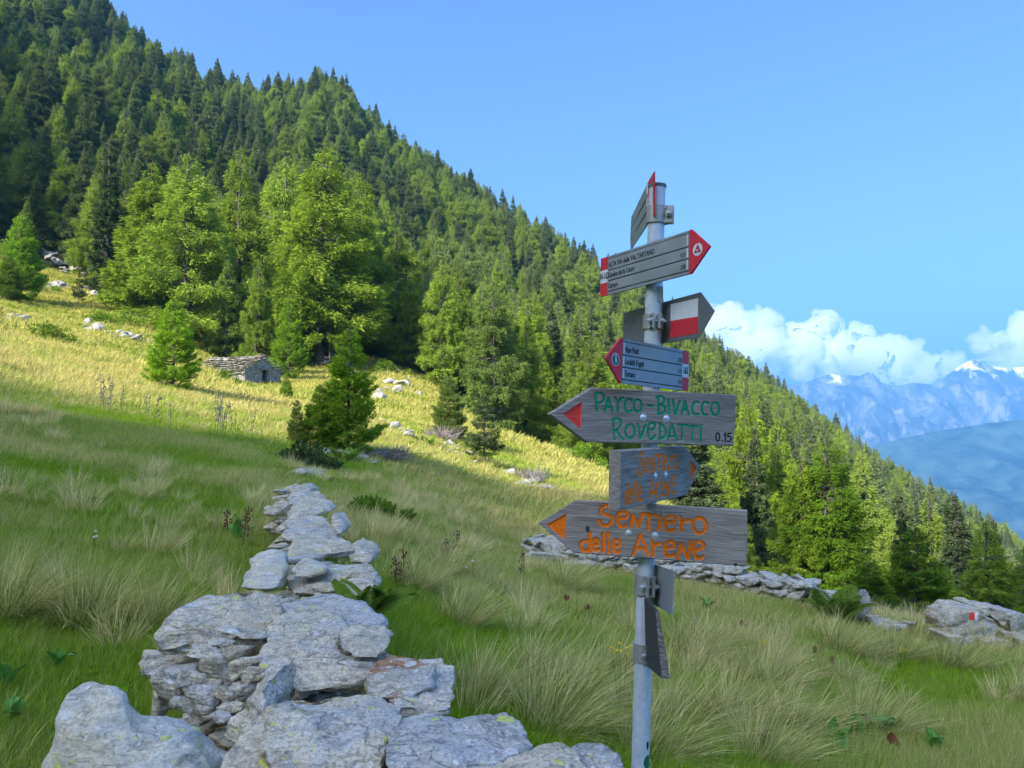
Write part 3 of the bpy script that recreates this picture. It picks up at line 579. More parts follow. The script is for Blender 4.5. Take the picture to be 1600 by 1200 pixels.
def wood_sign(Pl, Pr, outline, arrow_left, groups, tri, tri_mat, bolts, th=.032, label=None, bow=0., knots=()):
    """outline: pixel TL, TR, BR, BL of the plank (arrow tip appended); groups: [(strokes, radius, material, depth, name)]"""
    m = frame(Pl, Pr); TL, TR, BR, BL, TIP = [loc2(m, *p_) for p_ in outline]
    nx, nz = 560, 170; t = np.linspace(0, 1, nz)
    if arrow_left:
        zt = TIP[1]; f_ = (zt - BL[1]) / (TL[1] - BL[1]); xl = np.where(t < f_, BL[0] + (TIP[0] - BL[0]) * t / f_, TIP[0] + (TL[0] - TIP[0]) * (t - f_) / (1 - f_)); xr = BR[0] + (TR[0] - BR[0]) * t
    else:
        zt = TIP[1]; f_ = (zt - BR[1]) / (TR[1] - BR[1]); xr = np.where(t < f_, BR[0] + (TIP[0] - BR[0]) * t / f_, TIP[0] + (TR[0] - TIP[0]) * (t - f_) / (1 - f_)); xl = BL[0] + (TL[0] - BL[0]) * t
    s = np.linspace(0, 1, nx); X = xl[:, None] + (xr - xl)[:, None] * s[None, :]
    xf = np.clip((X - min(BL[0], TL[0])) / (max(BR[0], TR[0]) - min(BL[0], TL[0])), 0, 1)
    zb = BL[1] + (BR[1] - BL[1]) * xf; ztp = TL[1] + (TR[1] - TL[1]) * xf; Z = zb + (ztp - zb) * t[:, None]
    D = np.zeros_like(X); lab = np.zeros(X.shape, int); mats = [M['wood']]
    for gi, (strokes, rad, mt, depth, nm) in enumerate(groups):
        segs = []
        for st in strokes:
            P = [loc2(m, *p_) for p_ in st]; segs += [(*P[i], *P[i + 1]) for i in range(len(P) - 1)]
        ds = seg_dist(X, Z, segs); ds = ds + .0007 * vnoise(np.stack([X.ravel() * 260, Z.ravel() * 260, X.ravel() * 0 + gi], 1), 3).reshape(X.shape)
        D = np.maximum(D, depth * np.clip(1 - (ds / (rad * 1.12)) ** 4, 0, 1) ** .7); lab[ds < rad] = gi + 1
    T3 = [loc2(m, *p_) for p_ in tri]
    def edge(a_, b2): return (X - a_[0]) * (b2[1] - a_[1]) - (Z - a_[1]) * (b2[0] - a_[0])
    e = [edge(T3[i], T3[(i + 1) % 3]) for i in range(3)]; ins = ((e[0] > 0) & (e[1] > 0) & (e[2] > 0)) | ((e[0] < 0) & (e[1] < 0) & (e[2] < 0))
    dt = seg_dist(X, Z, [(*T3[i], *T3[(i + 1) % 3]) for i in range(3)]); D = np.maximum(D, np.where(ins, .005 * np.clip(dt / .0022, 0, 1), 0))
    ng = len(groups) + 1; lab[ins] = ng
    ed = np.minimum(np.minimum(np.abs(X - xl[:, None]), np.abs(X - xr[:, None])), np.minimum(Z - zb, ztp - Z)); Y_ = D + .004 * np.clip(1 - ed / .004, 0, 1) ** 2
    Y_ = Y_ + .0004 * fbm(np.stack([X.ravel() * 9, Z.ravel() * 420, X.ravel() * 0], 1), 2, 5).reshape(X.shape) - bow * (xf - .5) * 0
    V = np.stack([X, Y_, Z], -1).reshape(-1, 3); ix = np.arange(nz * nx).reshape(nz, nx)
    Q = np.stack([ix[:-1, :-1], ix[:-1, 1:], ix[1:, 1:], ix[1:, :-1]], -1).reshape(-1, 4)
    fl = lab[:-1, :-1].ravel()
    n0 = len(V); ring = np.concatenate([ix[0, :], ix[1:, -1], ix[-1, -2::-1], ix[-2:0:-1, 0]]); Bk = V[ring].copy(); Bk[:, 1] = th
    V2 = np.concatenate([V, Bk]); k = np.arange(len(ring)); side = np.stack([ring, n0 + k, n0 + (k + 1) % len(ring), np.roll(ring, -1)], 1)
    # back face: strips between bottom and top rows
    root = None
    def sub(sel, name, mt, parent, extra=False):
        qs = Q[sel]; used, inv = np.unique(qs, return_inverse=True); Vv = V[used]; fs = [inv.reshape(-1, 4)]
        me = mesh_np(name, Vv, fs, [mt], True); return link(name, me, parent)
    qs = Q[fl == 0]; me = bpy.data.meshes.new('wooden_arrow_sign')
    me.from_pydata([tuple(v) for v in V2], [], [tuple(f) for f in qs] + [tuple(f) for f in side] + [tuple(range(n0 + len(ring) - 1, n0 - 1, -1))])
    bm = bmesh.new(); bm.from_mesh(me); bmesh.ops.delete(bm, geom=[v for v in bm.verts if not v.link_faces], context='VERTS')
    bm.to_mesh(me); bm.free(); me.materials.append(M['wood']); me.polygons.foreach_set('use_smooth', [True] * len(me.polygons)); me.set_sharp_from_angle(angle=R(50))
    root = link('wooden_arrow_sign', me, post, PI @ m); tag(root, label)
    for gi, (strokes, rad, mt, depth, nm) in enumerate(groups): sub(fl == gi + 1, nm, M[mt], root)
    sub(fl == ng, 'arrow', M[tri_mat], root)
    for bp in bolts:
        x, z_ = loc2(m, *bp); mb = MB(); mb.dome((x, .001, z_), (0, -1, 0), .0105, 16, .7); mb.tube((x, .001, z_), (x, -.0005, z_), .0125, n=16); mb.tube((x, .0, z_), (x, th + .03, z_), .004, n=8); mb.build('bolt', M['bolt'], root, smooth=True)
    for (ku, kv, kr, kz) in knots:
        x, z_ = loc2(m, ku, kv); MB().prism([(x + kr * math.cos(i * .45) * (1 + .15 * math.sin(i * 2.1)), z_ + kz * math.sin(i * .45)) for i in range(14)], -.0006, .0006).build('knot', M['wood_dark'], root)
    return root, m
def A_(*p): return [(850 + x / 10, 600 + y / 10) for x, y in p]
def B_(*p): return [(1000 + x / 10, 600 + y / 10) for x, y in p]
def E_(*p): return [(950 + x / 10, 695 + y / 10) for x, y in p]
def C_(*p): return [(835 + x / 9.412, 775 + y / 9.412) for x, y in p]
def D_(*p): return [(1000 + x / 9.143, 775 + y / 9.143) for x, y in p]
g1 = [A_((805,150),(815,280),(825,425)), crom(A_((800,150),(870,140),(925,170),(938,230),(900,285),(825,308))), A_((948,425),(1000,215),(1070,430)), A_((965,362),(1048,362)),
      A_((1115,215),(1152,295),(1150,430)), A_((1150,300),(1190,235),(1230,222)), crom(A_((1370,255),(1315,235),(1270,300),(1272,400),(1310,440),(1370,405))), arc(*(850+146.5, 634), 6.2, 9.5),
      B_((120,338),(190,350)), B_((285,195),(285,340),(290,470)), crom(B_((255,210),(320,192),(372,225),(375,270),(340,310),(285,325))), crom(B_((300,325),(370,352),(390,410),(360,455),(290,472))),
      B_((442,250),(460,462)), B_((512,258),(550,478),(620,268)), B_((650,468),(697,262),(756,478)), B_((668,395),(735,398)), crom(B_((912,290),(870,278),(822,330),(818,410),(848,475),(905,472))),
      crom(B_((1065,300),(1020,282),(972,332),(968,420),(1000,490),(1045,480))), arc(1000+117.5, 639, 6.2, 10),
      A_((1088,550),(1090,700),(1105,860)), crom(A_((1068,562),(1130,538),(1203,572),(1203,640),(1160,708),(1092,735))), A_((1148,725),(1185,815),(1240,868)), arc(850+134.8, 674.2, 7.4, 10.5),
      A_((1467,620),(1512,858),(1590,640)), crom(B_((132,712),(200,715),(237,672),(218,622),(172,612),(132,662),(127,760),(150,848),(200,862),(242,805))),
      B_((312,628),(310,868)), crom(B_((292,612),(360,650),(408,740),(388,828),(302,868))), B_((440,870),(496,632),(582,882)), B_((452,815),(548,822)),
      B_((592,637),(740,652)), B_((664,650),(655,880)), B_((765,660),(908,667)), B_((824,670),(820,882)), B_((957,650),(945,890))]
g1b = [arc(1000+121.5, 683, 2.8, 6.6), B_((1281,885),(1284,889)), B_((1318,800),(1337,770),(1330,900)), B_((1428,778),(1375,775),(1372,825)), crom(B_((1372,825),(1412,828),(1422,870),(1395,900),(1362,892)))]
g3 = [crom(C_((1110,180),(1060,138),(990,180),(980,245),(1060,280),(1130,312),(1132,390),(1060,440),(990,430),(945,370))), crom(C_((1215,325),(1320,330),(1370,275),(1320,238),(1240,262),(1212,345),(1232,430),(1290,458),(1335,435))),
      C_((1412,450),(1442,278),(1525,450),(1588,258)), D_((62,258),(222,282)), D_((127,280),(120,480)), D_((285,285),(265,480)), crom(D_((352,382),(470,380),(502,325),(450,288),(380,312),(350,390),(370,470),(430,500),(490,470))),
      D_((577,300),(585,500)), crom(D_((585,440),(610,385),(650,352),(705,345))), arc(1000+848/9.143, 775+425/9.143, 9.9, 12.2),
      C_((812,545),(812,820)), arc(835+745/9.412, 775+738/9.412, 6.7, 8.3), crom(C_((862,725),(930,715),(940,662),(890,628),(857,680),(860,770),(895,808),(950,788))), C_((1010,545),(1015,820)), C_((1080,545),(1095,830)),
      crom(C_((1157,745),(1240,732),(1250,672),(1200,642),(1162,680),(1157,770),(1190,832),(1250,820))), D_((-95,836),(5,552),(115,842)), D_((-45,752),(72,757)),
      D_((172,640),(185,850)), crom(D_((185,765),(205,715),(240,688),(290,680))), crom(D_((357,745),(470,735),(485,672),(430,648),(372,690),(348,760),(370,848),(430,862),(480,838))), D_((537,898),(582,682),(682,893),(720,648)),
      crom(D_((777,782),(880,750),(903,692),(850,652),(792,680),(767,770),(792,868),(840,903),(898,868)))]
g2 = [crom(E_((545,155),(508,132),(488,200),(530,262),(545,330),(530,440),(490,468),(466,420),(465,360))), crom(E_((582,312),(628,282),(622,212),(592,220),(576,300),(588,418),(632,395))), E_((668,432),(688,215),(722,415),(735,185)),
      E_((738,172),(830,160)), E_((785,175),(788,398)), E_((850,172),(860,375)), crom(E_((882,285),(922,252),(918,192),(887,200),(880,300),(892,388),(945,370))), E_((967,182),(970,378)), crom(E_((970,250),(980,205),(990,195),(1010,188))), arc(1056, 722.2, 3.0, 10.4),
      E_((320,620),(325,920)), arc(950+29.0, 695+83, 3.2, 9.2), crom(E_((346,795),(385,770),(380,705),(352,722),(346,820),(367,885),(395,868))), E_((416,580),(430,890)), E_((446,590),(465,880)),
      crom(E_((482,765),(528,740),(522,662),(492,682),(482,770),(502,865),(543,855))), E_((640,840),(692,565),(745,840)), E_((662,752),(720,742)), E_((756,605),(765,820)), crom(E_((760,690),(772,640),(785,610),(802,598))),
      crom(E_((832,685),(880,658),(868,592),(838,605),(831,690),(842,785),(882,785))), E_((905,800),(902,605),(953,770),(960,565)), crom(E_((987,645),(1043,608),(1042,525),(1003,505),(987,620),(994,742),(1048,745)))]
wood_sign(at(922, 648, 2.62), at(1148.5, 657, 2.80), [(925.6,605.5),(1150.2,616.8),(1147.5,697),(917.5,691),(859.5,647)], True, [(g1, .0044, 'green_paint', .0028, 'lettering'), (g1b, .0028, 'black_paint', .002, 'numerals')],
          [(879.5,646.5),(908.5,628),(907.5,671)], 'red_paint', B_((50,518),(412,537)), label='wooden arrow sign with carved green letters')
wood_sign(at(969.5, 750.5, 2.42), at(1073, 735.5, 2.93), [(970,704.5),(1071,697),(1073.5,774),(969,797),(1094,728.5)], False, [(g2, .0056, 'orange_paint', .0008, 'lettering')],
          [(1079,717.5),(1088.5,732),(1078.3,750)], 'orange_paint', E_((742,485),(900,468)), th=.040, label='wooden arrow sign pointing right with orange letters')
wood_sign(at(897, 822.5, 2.74), at(1167.4, 841.3, 2.62), [(898.4,781.6),(1168.3,797.4),(1166.5,885.2),(896,863.8),(840.3,817.3)], True, [(g3, .0062, 'orange_paint', .003, 'lettering')],
          [(854,820),(884.5,802),(881.8,843)], 'orange_paint', C_((1385,545)) + D_((215,562)), knots=[(1149.3,882.2,.0065,.006),(918,826,.0075,.011)], label='large wooden arrow sign pointing left with orange letters')
# text for the enamelled metal signs
def text(s, x, z, size, parent, m, name='lettering', sx=.66, align='LEFT', y=-.0008, bold=.0):
    cu = bpy.data.curves.new('t', 'FONT'); cu.body = s; cu.size = size; cu.align_x = align; cu.extrude = .0002; cu.resolution_u = 3; cu.offset = bold
    o = bpy.data.objects.new('t', cu); C.objects.link(o); bpy.context.view_layer.update(); me = bpy.data.meshes.new_from_object(o.evaluated_get(bpy.context.evaluated_depsgraph_get()))
    bpy.data.objects.remove(o); me.transform(Matrix.Translation((x, y, z)) @ Matrix.Rotation(R(90), 4, 'X') @ Matrix.Diagonal((sx, 1, 1, 1)))
    me.name = name; me.materials.clear(); me.materials.append(m); return link(name, me, parent)
def metal_sign(Pl, Pr, arrow_left, lines, number, times, label, emblem):
    """Pl, Pr: middle of the left and of the right end of the body"""
    m = frame(Pl, Pr); L = (Pr - Pl).length; h = .15; t_ = .006; hd = .085
    xa, xb = (0, L) if True else 0
    tip = -hd if arrow_left else L + hd; e0 = 0 if arrow_left else L; sg = -1 if arrow_left else 1
    body = [(0, -h/2), (L, -h/2), (L, h/2), (0, h/2)]
    root = MB().prism(body, .0015, t_).build('metal_arrow_sign', M['groove'], post, PI @ m, bevel=.0006); tag(root, label)
    flag = .045; x0, x1 = (0, L - flag) if arrow_left else (flag, L)
    zb = [h/2 - .003, h/2 - .011]
    mb = MB(); bands = [(-h/2, -h/2 + .011), (-h/2 + .0145, -h/2 + .052), (-h/2 + .0555, -h/2 + .0925), (-h/2 + .096, h/2 - .0115), (h/2 - .0095, h/2)]
    for z0, z1 in bands: mb.box(((x0 + x1) / 2, 0, (z0 + z1) / 2), (x1 - x0, .003, z1 - z0))
    mb.build('panel', M['panel'], root, bevel=.0008)
    xr = 0 if arrow_left else L; rim = .010
    mb = MB(); mb.prism([(xr, -h/2), (xr + sg * rim, -h/2 - .001), (xr + sg * (rim + hd), 0), (xr + sg * rim, h/2 + .001), (xr, h/2)], -.002, t_); hd_o = mb.build('arrow_head', M['red'], root, bevel=.001)
    mb = MB()
    for z0, z1 in bands[1:4]: mb.box((xr - sg * .008, -.0018, (z0 + z1) / 2 + .001), (.006, .0012, (z1 - z0) * .86))
    mb.build('white_tick', M['white'], root)
    fx = L - flag / 2 if arrow_left else flag / 2
    MB().box((fx, .0008, h/3), (flag, .0045, h/3 - .0004)).build('flag_band', M['red'], root); MB().box((fx, .0006, 0), (flag, .0041, h/3 - .0004)).build('flag_band', M['white'], root); MB().box((fx, .0008, -h/3), (flag, .0045, h/3 - .0004)).build('flag_band', M['red'], root)
    text(number, fx, -.011, .036 if len(number) < 4 else .034, root, M['ink'], 'number', .64 if len(number) < 4 else .52, 'CENTER', y=-.0019, bold=.0012)
    for (tx, k, s_) in lines: text(tx, x0 + (.014 if arrow_left else .004), bands[3 - k][0] + .010, s_, root, M['ink'], sx=.74, y=-.0019, bold=.0006)
    for (tx, k) in times: text(tx, x1 - (.006 if arrow_left else .016), bands[3 - k][0] + .007, .024, root, M['ink'], 'time', .60, 'RIGHT', y=-.0019)
    ec = xr + sg * (rim + .030); er = .0215
    def disc(r, m_, y, nm, n=32): return MB().prism([(ec + r * math.cos(2 * math.pi * i / n), r * math.sin(2 * math.pi * i / n)) for i in range(n)], y, y + .0006).build(nm, m_, hd_o)
    disc(er, M['white'], -.0028, 'emblem')
    if emblem == 'AV':
        MB().prism([(ec - .016, -.010), (ec + .016, -.010), (ec, .018)], -.0034, -.0029).build('emblem', M['ink'], hd_o); MB().prism([(ec - .0125, -.008), (ec + .0125, -.008), (ec, .0135)], -.0040, -.0035).build('emblem', M['red'], hd_o)
        text('AV', ec, -.0065, .012, hd_o, M['white'], 'emblem', .8, 'CENTER', y=-.0042)
    else:
        disc(er * .86, M['green_ink'], -.0034, 'emblem')
        MB().prism([(ec - .002, -.012), (ec + .001, -.012), (ec + .0015, -.003), (ec + .004, -.011), (ec + .006, -.010), (ec + .003, .004), (ec + .002, .009), (ec - .003, .009), (ec - .004, 0)], -.0041, -.0036).build('emblem', M['white'], hd_o)
        MB().prism([(ec - .0005 + .003 * math.cos(i * .785), .0125 + .003 * math.sin(i * .785)) for i in range(8)], -.0041, -.0036).build('emblem', M['white'], hd_o)
        MB().prism([(ec - .011, .008), (ec, .0175), (ec + .011, .008), (ec, .0145)], -.0041, -.0036).build('emblem', M['white'], hd_o)
    return root, m
metal_sign(at(938.6, 434, 2.94), at(1077.3, 394, 2.53), False, [('ALTA VIA della VAL TARTANO', 0, .0262), ('Canéra de la Cùurt', 1, .0262), ('Campo', 2, .0262)], 'AV-163', [('0.05', 1), ('2.00', 2)], 'grey metal arrow sign with a red point to the right and AV-163', 'AV')
metal_sign(at(971.8, 563.5, 2.54), at(1075.3, 580.2, 2.86), True, [('Alpe Piscìi', 0, .027), ('Località Fognìi', 1, .027), ('Tartano', 2, .027)], '163', [('0.20', 0), ('1.15', 1), ('2.30', 2)], 'grey metal arrow sign with a red point to the left and 163', 'hiker')
# sign seen from its back, with the white and red patch
m = frame(at(973.5, 517, 3.02), at(1093.5, 492, 2.56)); o1 = [loc2(m, *p_) for p_ in ((973.5,489),(1094.5,456.5),(1116,486),(1092.5,527),(973.5,547))]
bs = MB().prism(o1, 0, .004).build('metal_arrow_sign', M['panel_back'], post, PI @ m, bevel=.0006); tag(bs, 'dark back of a metal arrow sign with a white and red patch')
for cs, mm_ in (([(1048.3,475.5),(1091,466),(1090.6,494.5),(1048,501.5)], 'white'), ([(1048,501.5),(1090.6,494.5),(1090.2,521),(1047.5,527.8)], 'red')): MB().prism([loc2(m, *p_) for p_ in cs], -.0012, -.0002).build('marking', M[mm_], bs)
for bp in ((977.5, 503), (990.5, 504)): x, z_ = loc2(m, *bp); MB().tube((x, .001, z_), (x, -.001, z_), .004, n=10).build('rivet', M['groove'], bs)
# topmost sign, seen almost edge on
m = frame(at(986, 363.5, 3.25), at(1013, 312, 2.81)); m2 = m
def wpt(u, v, Y): return at(u, v, Y)
def plate(name, quad, mt, th, parent=None, lab=None):
    """quad of world points, thickness to the right side"""
    n = (quad[1] - quad[0]).cross(quad[-1] - quad[0]).normalized()
    if n.x < 0: n = -n
    k = len(quad); mb = MB(); V = [p_ - Vector(post.location) for p_ in quad]; V += [p_ + n * th for p_ in V]
    mb.add(V, [tuple(range(k)), tuple(range(2 * k - 1, k - 1, -1))] + [(i, (i + 1) % k, (i + 1) % k + k, i + k) for i in range(k)])
    o = mb.build(name, M[mt], parent or post, bevel=.0005); return tag(o, lab) if lab else o
ts = plate('metal_arrow_sign', [wpt(986.3, 339, 3.25), wpt(1012.3, 284.5, 2.84), wpt(1012.3, 349, 2.84), wpt(985.3, 390, 3.25), wpt(984.5, 374, 3.27)], 'panel', .005, lab='topmost metal arrow sign seen nearly edge on')
plate('arrow_head', [wpt(1012.5, 283.5, 2.839), wpt(1021.8, 268, 2.70), wpt(1021.6, 336.5, 2.70), wpt(1013.2, 350.5, 2.839)], 'red', .005, ts)
plate('emblem', [wpt(1015.6, 305, 2.795), wpt(1018.6, 293, 2.75), wpt(1018.3, 320, 2.75), wpt(1015.4, 327, 2.795)], 'white', -.0012, ts)
for a_, b2 in ((.06, .30), (.37, .62), (.69, .93)):
    y0 = 283 + 66 * a_; y1 = 283 + 66 * b2; plate('white_tick', [wpt(1010.6, y0 + 3, 2.858), wpt(1012.2, y0, 2.84), wpt(1012.2, y1, 2.84), wpt(1010.6, y1 + 2, 2.858)], 'white', -.0015, ts)
for f_ in (.34, .66): plate('groove', [wpt(986.2, 339 + 51 * f_, 3.249), wpt(1010.5, 287 + 64 * f_, 2.86), wpt(1010.5, 290.2 + 64 * f_, 2.86), wpt(986.2, 341 + 51 * f_, 3.249)], 'groove', -.0008, ts)
# low metal sign behind the pole, and the plank pointing at the viewer
ls = plate('metal_arrow_sign', [wpt(1051.5, 891.5, 2.58), wpt(1050, 960.5, 2.58), wpt(997, 931.5, 2.95), wpt(997, 873.5, 2.95)], 'panel', .004, lab='low bare grey metal arrow sign behind the pole')
e0 = [wpt(1024.3, 955, 2.36), wpt(1029.5, 955.5, 2.34), wpt(1047.3, 1060.5, 2.28), wpt(1033.5, 1060, 2.31)]; e1 = [wpt(1003, 932, 2.80), wpt(1010, 932, 2.80), wpt(1016, 1036, 2.78), wpt(1006, 1036, 2.78)]
mb = MB(); V = [p_ - Vector(post.location) for p_ in e0 + e1]; mb.add(V, [(0, 1, 2, 3), (7, 6, 5, 4), (0, 4, 5, 1), (1, 5, 6, 2), (2, 6, 7, 3), (3, 7, 4, 0)])
b = NB('end_grain_wood'); p = obj_co(b); wv = b.noise(b.mapv(p, (40, 1, 130), (0, R(18), 0)), 1.2, 4, .6, 1.2); M['wood_end'] = b.done(b.pbr(b.ramp(wv, (.4, (.07, .065, .06)), (.62, (.24, .23, .21))), .8, b.bump(wv.outputs[0], .5, .003)))
o = mb.build('wooden_arrow_sign', M['wood_dark'], post); tag(o, 'lowest wooden plank pointing towards the viewer'); o.data.materials.append(M['wood_end'])
bm = bmesh.new(); bm.from_mesh(o.data); bm.faces.ensure_lookup_table()
for f_ in bm.faces:
    if f_.calc_center_median().y + post.location.y < 2.4: f_.material_index = 1
bm.to_mesh(o.data); bm.free()
# clamps: a ring round the pole, two ears, a bolt with nut
def clamp(v, ang, hh=.05, ear=.028, m_=None, side=1, ring=.007):
    c_ = on_pole(v); T = Matrix.Translation(c_ - Vector(post.location)) @ MX.to_4x4() @ Matrix.Rotation(R(ang), 4, 'Z')
    mb = MB(); n = 28; r1 = PR0 + .0005; r2 = PR0 + ring; V, Fc = [], []
    gap = 9
    A = [math.radians(gap + (360 - 2 * gap) * i / n) for i in range(n + 1)]
    for a_ in A:
        for r_, z_ in ((r1, -hh/2), (r2, -hh/2), (r2, hh/2), (r1, hh/2)): V.append(T @ Vector((r_ * math.cos(a_), r_ * math.sin(a_), z_)))
    for i in range(n):
        for k in range(4): Fc.append((i*4 + k, i*4 + (k+1) % 4, i*4 + 4 + (k+1) % 4, i*4 + 4 + k))
    Fc += [(0, 1, 2, 3), (n*4 + 3, n*4 + 2, n*4 + 1, n*4)]; mb.add(V, Fc)
    for s_ in (-1, 1):
        mb.box((PR0 + ring / 2 + ear / 2, s_ * .0105, 0), (ear, .009, hh), T)
        mb.tube(T @ Vector((PR0 + .016, s_ * .015, 0)), T @ Vector((PR0 + .016, s_ * .024, 0)), .0115, n=14)
        mb.tube(T @ Vector((PR0 + .004, s_ * .008, hh * .42)), T @ Vector((PR0 + .004, s_ * .020, hh * .42)), .006, n=10); mb.tube(T @ Vector((PR0 + .004, s_ * .008, -hh * .42)), T @ Vector((PR0 + .004, s_ * .020, -hh * .42)), .006, n=10)
    o = mb.build('clamp', M['clamp'], post, smooth=True)
    q_ = MB(); q_.tube(T @ Vector((PR0 + .016, -.036, 0)), T @ Vector((PR0 + .016, .036, 0)), .0035, n=10)
    for s_ in (-1, 1): q_.tube(T @ Vector((PR0 + .016, s_ * .024, 0)), T @ Vector((PR0 + .016, s_ * .030, 0)), .0075, n=6)
    q_.build('bolt', M['steel'], o); return o
clamp(337, -20, .062); clamp(504, -88, .052, .022); clamp(913, -82, .066, .026, ring=.009); clamp(1018, -70, .060, .022); 
for v in (410, 568, 650, 746, 833): clamp(v, 95, .04, .02)
mb = MB(); c_ = on_pole(1024) - Vector(post.location); mb.tube(c_ + Vector((.005, -.045, 0)), c_ + Vector((.062, -.038, 0)), .0035, n=8); mb.build('bolt', M['clamp'], post)
# stickers wrapped round the pole
def sticker(v, a0, hw, hh, m_, r_=.0006, nm='sticker', par=None):
    V, Fc, k = [], [], 0; n = 24
    c_ = on_pole(v) - Vector(post.location); Mx = MX
    V.append(c_ + Mx @ Vector(((PR0 + r_) * math.cos(a0), (PR0 + r_) * math.sin(a0), 0)))
    for ring_ in (.33, .66, 1.):
        for i in range(n):
            t = 2 * math.pi * i / n; a_ = a0 + ring_ * hw * math.cos(t) / PR0; V.append(c_ + Mx @ Vector(((PR0 + r_) * math.cos(a_), (PR0 + r_) * math.sin(a_), ring_ * hh * math.sin(t))))
    Fc = [(0, 1 + i, 1 + (i + 1) % n) for i in range(n)] + [(1 + i + n * r2, 1 + (i + 1) % n + n * r2, 1 + (i + 1) % n + n * (r2 + 1), 1 + i + n * (r2 + 1)) for r2 in (0, 1) for i in range(n)]
    return MB().add(V, Fc).build(nm, m_, par or pole, smooth=True)
def on_p(u): return -math.acos(max(-1, min(1, (u - 1012) / 13.2)))
MP = Matrix.Translation(Vector(post.location))
for (v, a_, hw, hh, inner) in ((1085, R(-32), .014, .042, 'steel'), (1122, R(-28), .010, .028, 'steel'), (1186, R(-46), .022, .030, 'green_ink'), (1160, R(-50), .007, .018, 'ink')):
    s1 = sticker(v, a_, hw, hh, M['white']); s1.parent = pole; sticker(v, a_, hw * .78, hh * .8, M[inner], .0011)
for o in [x_ for x_ in pole.children]: o.matrix_local = Matrix.Translation(Vector(post.location)) if o.name.startswith('sticker') else o.matrix_local
# small white bracket plate below the first metal sign
c_ = on_pole(462); MB().box(c_ - Vector(post.location) + Vector((.016, -.031, .0)), (.022, .003, .055)).build('bracket_plate', M['clamp'], post, bevel=.001)

